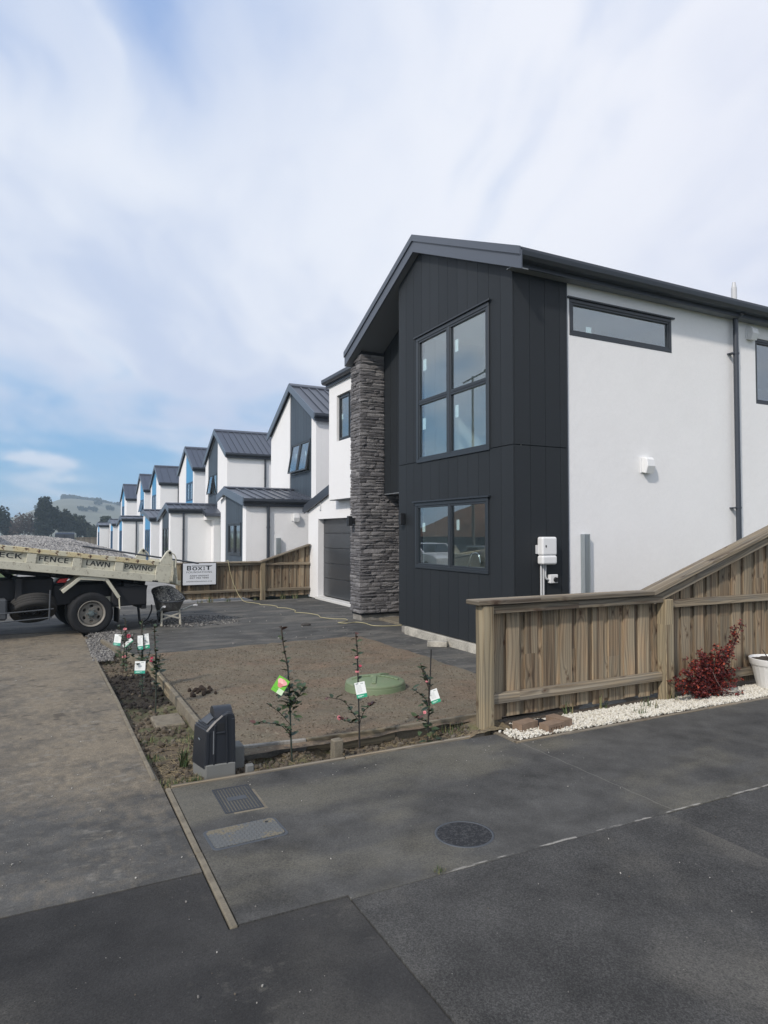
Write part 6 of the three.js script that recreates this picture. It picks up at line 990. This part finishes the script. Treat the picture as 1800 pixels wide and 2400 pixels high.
farTree('leafless brown deciduous tree between the two dark trees', -4.6, -200, 7.6, [[0, 4.4, 3.0, 2.8, 480], [1.6, 3.2, 1.8, 2.6, 260], [-2.0, 3, 2.0, 2.4, 260]], [[0.095, 0.072, 0.060], [0.12, 0.09, 0.075], [0.08, 0.062, 0.055]], { name: 'bare_tree', seed: 12, cl: 0.34, bark: [0.12, 0.1, 0.09] });
farTree('tall dark conifer standing highest on the left skyline', 0.25, -197, 12.0, [[-0.4, 9.0, 1.7, 2.2, 420], [0.4, 6.6, 2.4, 2.6, 560], [-0.3, 3.6, 2.5, 3.4, 620], [1.9, 5.4, 1.6, 2.4, 320], [-1.6, 7.2, 1.1, 1.2, 140]], DK, { name: 'conifer_tree', seed: 13 });
farTree('broad dark green tree right of the tall conifer', 6.4, -203, 8.8, [[-1.8, 5.2, 2.6, 2.8, 560], [1.6, 4.2, 2.8, 2.8, 560], [3.8, 2.6, 1.8, 2.2, 320], [-0.2, 2.6, 3.6, 2.6, 420]], MD, { seed: 14 });
farTree('small dark tree in front of the hill beside the farthest roofs', 15.6, -208, 7.6, [[0.0, 5.2, 1.5, 1.5, 260], [0.3, 3.4, 2.2, 2.2, 460], [2.6, 3.4, 1.4, 1.4, 200], [-2.6, 2.0, 1.6, 1.6, 200]], MD, { seed: 15 });
farTree('low scrubby tree under the small dark tree at the row end', 12.2, -198, 4.0, [[0, 1.8, 2.2, 2.0, 300], [2.2, 1.6, 1.6, 1.6, 200]], MD, { seed: 16, name: 'scrub_tree' });
{
  const F = thing('far_fence', 'far grey-brown paling fence across the end of the street', 'fence', [0, 0, -110]);
  const m = [mat({ color: [0.17, 0.145, 0.11], roughness: 0.9 }), mat({ color: [0.14, 0.12, 0.095], roughness: 0.9 }), mat({ color: [0.20, 0.17, 0.13], roughness: 0.9 })];
  for (let k = 0; k < 52; k++) part(F, 'paling', bx(-4.0 + k * 0.25, -4.0 + k * 0.25 + 0.235, -0.1, 1.13 + 0.02 * hsh(k, 1), -0.02, 0.02 * hsh(k, 3), 0.003), m[k % 3]);
  part(F, 'rail', bx(-4, 9, 0.98, 1.06, 0.021, 0.06, 0.003), m[0]);
}
// hill
{
  const t = ctex(512, 512, (i, j) => { const n = tn(i, j, 512, 9, 151) * 0.5 + tn(i, j, 512, 40, 152) * 0.3 + tn(i, j, 512, 150, 153) * 0.2; set3(0.115 + 0.07 * n, 0.122 + 0.065 * n, 0.09 + 0.05 * n); }, 220);
  const ridge = x => 4 + 33.5 * Math.exp(-Math.pow((x - 42) / 95, 2)) + 9 * Math.exp(-Math.pow((x - 18) / 30, 2)) + 26 * Math.exp(-Math.pow((x - 260) / 150, 2)) + 2 * (fbm(x * 0.03 + 9, 2, 4) - 0.5);
  const hillY = (x, z) => { const d = (-z - 420) / 560; return -3 + (ridge(x) + 3) * ss(0, 1, d) * (1 - 0.3 * ss(1, 1.6, d)) + (fbm(x * 0.016 + 3, z * 0.016, 5) - 0.5) * 9 * ss(0.05, 0.4, d); };
  const P = [], I = [], nx = 150, nz = 60; for (let j = 0; j <= nz; j++) for (let i = 0; i <= nx; i++) { const x = lerp(-420, 780, i / nx), z = lerp(-420, -1350, j / nz); P.push(x, hillY(x, z), z); }
  for (let j = 0; j < nz; j++) for (let i = 0; i < nx; i++) { const a = j * (nx + 1) + i; I.push(a, a + 1, a + nx + 1, a + 1, a + nx + 2, a + nx + 1); }
  const g = new THREE.BufferGeometry(); g.setAttribute('position', new THREE.Float32BufferAttribute(P, 3)); g.setIndex(I); g.computeVertexNormals(); g.setAttribute('uv', new THREE.Float32BufferAttribute(P.filter((_, i) => i % 3 !== 1), 2));
  struct('hills', g, mat({ map: t, roughness: 1 }), 'hazy green hill behind the trees and the far houses', 'hill');
  const r = rng(41), L = []; for (let k = 0; k < 2600; k++) { const c = r(); let x, z; if (c < 0.62) { x = 20 + 46 * r(); z = -985 - 30 * r(); } else if (c < 0.8) { x = 60 + 60 * r(); z = -960 - 30 * r(); } else { const b = Math.floor(r() * 14); x = -20 + 140 * hsh(b, 3) + 7 * r(); z = -640 - 300 * hsh(b, 4) + 8 * r(); } const s = 1.2 + 2.0 * r(); L.push({ p: [x, hillY(x, z) + s * 0.9 + (c < 0.62 ? 2.5 * r() : r()), z], r: [r() * 6, r() * 6, r() * 6], s }); }
  stuff('far_wood', 'dark line of trees along the hilltop', 'trees', instances(clump, mat({ color: [0.025, 0.036, 0.026], roughness: 1, side: THREE.DoubleSide }), L));
}
// ---------------------------------------------------------------- vehicles and things across the street
function car(label, category, pos, turn, o) {
  const C = thing(o.name, label, category, pos, turn), w = o.w || 0.86, paint = pmat({ color: o.color, roughness: 0.3, clearcoat: 0.6, clearcoatRoughness: 0.1 }), dark = mat({ color: [0.02, 0.023, 0.027], roughness: 0.08 });
  part(C, 'body', prismZ(o.body, -w, w, [], undefined, 0.03), paint);
  for (const s of [-1, 1]) for (const q of o.side) part(C, 'side_window', prismZ(q, s * w - 0.004, s * w + 0.004), dark);
  part(C, 'windscreen', bar([...o.ws[0], 0], [...o.ws[1], 0], w * 1.75, 0.012, 0.003), dark);
  if (o.rw) part(C, 'rear_window', bar([...o.rw[0], 0], [...o.rw[1], 0], w * 1.6, 0.012, 0.003), dark);
  for (const x of o.wheels) for (const s of [-1, 1]) { const W = pgroup(C, 'wheel'); W.position.set(x, 0.33, s * (w - 0.08)); part(W, 'tyre', new THREE.TorusGeometry(0.24, 0.09, 10, 28), M.rubber); part(W, 'rim', new THREE.CylinderGeometry(0.19, 0.19, 0.12, 20).rotateX(Math.PI / 2), M.steel); }
  if (o.rack) part(C, 'roof_rack', merge(o.rack), M.steel);
  for (const s of [-1, 1]) { part(C, 'headlight', bx(o.body[0][0] - 0.012, o.body[0][0] + 0.02, 0.62, 0.75, s * w * 0.75 - 0.12, s * w * 0.75 + 0.12, 0.01), M.plasticWhite); }
  return C;
}
const vanBody = [[-2.2, 0.35], [-2.22, 0.85], [-2.0, 1.0], [-1.35, 1.12], [-0.7, 1.72], [1.9, 1.76], [2.1, 1.65], [2.15, 0.5], [2.1, 0.33], [-2.1, 0.3]], sedan = [[-2.2, 0.35], [-2.2, 0.75], [-1.9, 0.88], [-1.1, 0.95], [-0.35, 1.38], [0.95, 1.40], [1.6, 1.0], [2.1, 0.94], [2.15, 0.45], [2.1, 0.3], [-2.1, 0.28]];
car('dark van far down the street, only its roof rack showing above the gravel heap', 'van', [1.95, 0, -74], -Math.PI / 2 - 0.1, { name: 'parked_van', color: [0.03, 0.035, 0.045], body: vanBody.map(([x, y]) => [x, y * 1.02]), side: [[[-0.8, 1.2], [-0.55, 1.62], [1.7, 1.64], [1.8, 1.2]]], ws: [[-1.25, 1.18], [-0.72, 1.70]], rw: [[2.16, 1.15], [2.13, 1.6]], wheels: [-1.4, 1.3], rack: [bar([-0.5, 1.86, -0.75], [1.8, 1.86, -0.75], 0.05, 0.05), bar([-0.5, 1.86, 0.75], [1.8, 1.86, 0.75], 0.05, 0.05), bar([1.8, 1.86, -0.8], [1.8, 1.86, 0.8], 0.05, 0.05), bar([-0.3, 1.86, -0.8], [-0.3, 1.86, 0.8], 0.05, 0.05), bar([1.8, 1.74, -0.7], [1.8, 1.86, -0.7], 0.04, 0.04), bar([1.8, 1.74, 0.7], [1.8, 1.86, 0.7], 0.04, 0.04)] });
car('white sedan parked at the kerb, mirrored in the ground-floor window', 'car', [-4.9, -0.1, -27.2], Math.PI / 2, { name: 'parked_car', color: [0.6, 0.61, 0.62], body: sedan, side: [[[-0.75, 0.98], [-0.3, 1.3], [0.85, 1.32], [1.3, 1.0]]], ws: [[-1.05, 0.98], [-0.4, 1.36]], rw: [[1.52, 1.05], [1.0, 1.39]], wheels: [-1.35, 1.3] });
car('dark green car parked nearest the camera side, mirrored in the ground-floor window', 'car', [-4.6, -0.1, -21.2], Math.PI / 2, { name: 'parked_car', color: [0.10, 0.125, 0.115], body: sedan.map(([x, y]) => [x, y * 0.97]), side: [[[-0.75, 0.95], [-0.3, 1.26], [0.85, 1.28], [1.3, 0.97]]], ws: [[-1.05, 0.95], [-0.4, 1.32]], rw: [[1.52, 1.02], [1.0, 1.35]], wheels: [-1.35, 1.3] });
{
  const L = thing('street_lamp', 'grey street lamp post with a straight arm, mirrored in the upper window', 'street lamp', [-6 - 5.6, 0, -33.1], 0);
  part(L, 'post', rod([0, -0.2, 0], [0, 11.2, 0], 0.11, 0.06, 12), M.concGrey); part(L, 'arm', rod([0, 11.0, -1.0], [0, 11.25, 1.6], 0.05), M.concGrey); part(L, 'lamp_head', bx(-0.14, 0.14, 11.15, 11.32, 1.3, 2.1, 0.04), M.concGrey);
}
{
  const P = [], I = [], n = 60; const hy = (x, z) => 5.2 * Math.max(0, 1 - Math.pow((x + 30) / 9, 2)) * Math.max(0, 1 - Math.pow((z + 50) / 22, 2)) * (0.8 + 0.45 * fbm(x * 0.3 + 40, z * 0.3 + 80, 5)) - 0.25;
  for (let j = 0; j <= n; j++) for (let i = 0; i <= n; i++) { const x = lerp(-39.5, -20.5, i / n), z = lerp(-73, -27, j / n); P.push(x, hy(x, z), z); }
  for (let j = 0; j < n; j++) for (let i = 0; i < n; i++) { const a = j * (n + 1) + i; I.push(a, a + n + 1, a + 1, a + 1, a + n + 1, a + n + 2); }
  const g = new THREE.BufferGeometry(); g.setAttribute('position', new THREE.Float32BufferAttribute(P, 3)); g.setIndex(I); g.computeVertexNormals(); g.setAttribute('uv', new THREE.Float32BufferAttribute(P.filter((_, i) => i % 3 !== 1), 2));
  struct('earth_mound', g, mat({ map: ctex(256, 256, (i, j) => { const v = 0.7 + 0.8 * (tn(i, j, 256, 10, 161) * 0.6 + tn(i, j, 256, 60, 162) * 0.4 - 0.3); set3(0.25 * v, 0.155 * v, 0.105 * v); }, 6), roughness: 1 }), 'brown mound of excavated earth across the street, mirrored in the lower window', 'mound');
  const F = thing('site_fence', 'dark board fence before the earth mound, mirrored in the lower window', 'fence', [-16, 0, 0]);
  for (let k = 0; k < 14; k++) part(F, 'panel', bx(-0.03, 0.03, 0, 1.5, -58 + k * 2.4, -58 + k * 2.4 + 2.36, 0.004), M.steelDark);
}
sun.shadow.needsUpdate = true;
sh(scene);
renderer.render(scene, camera);
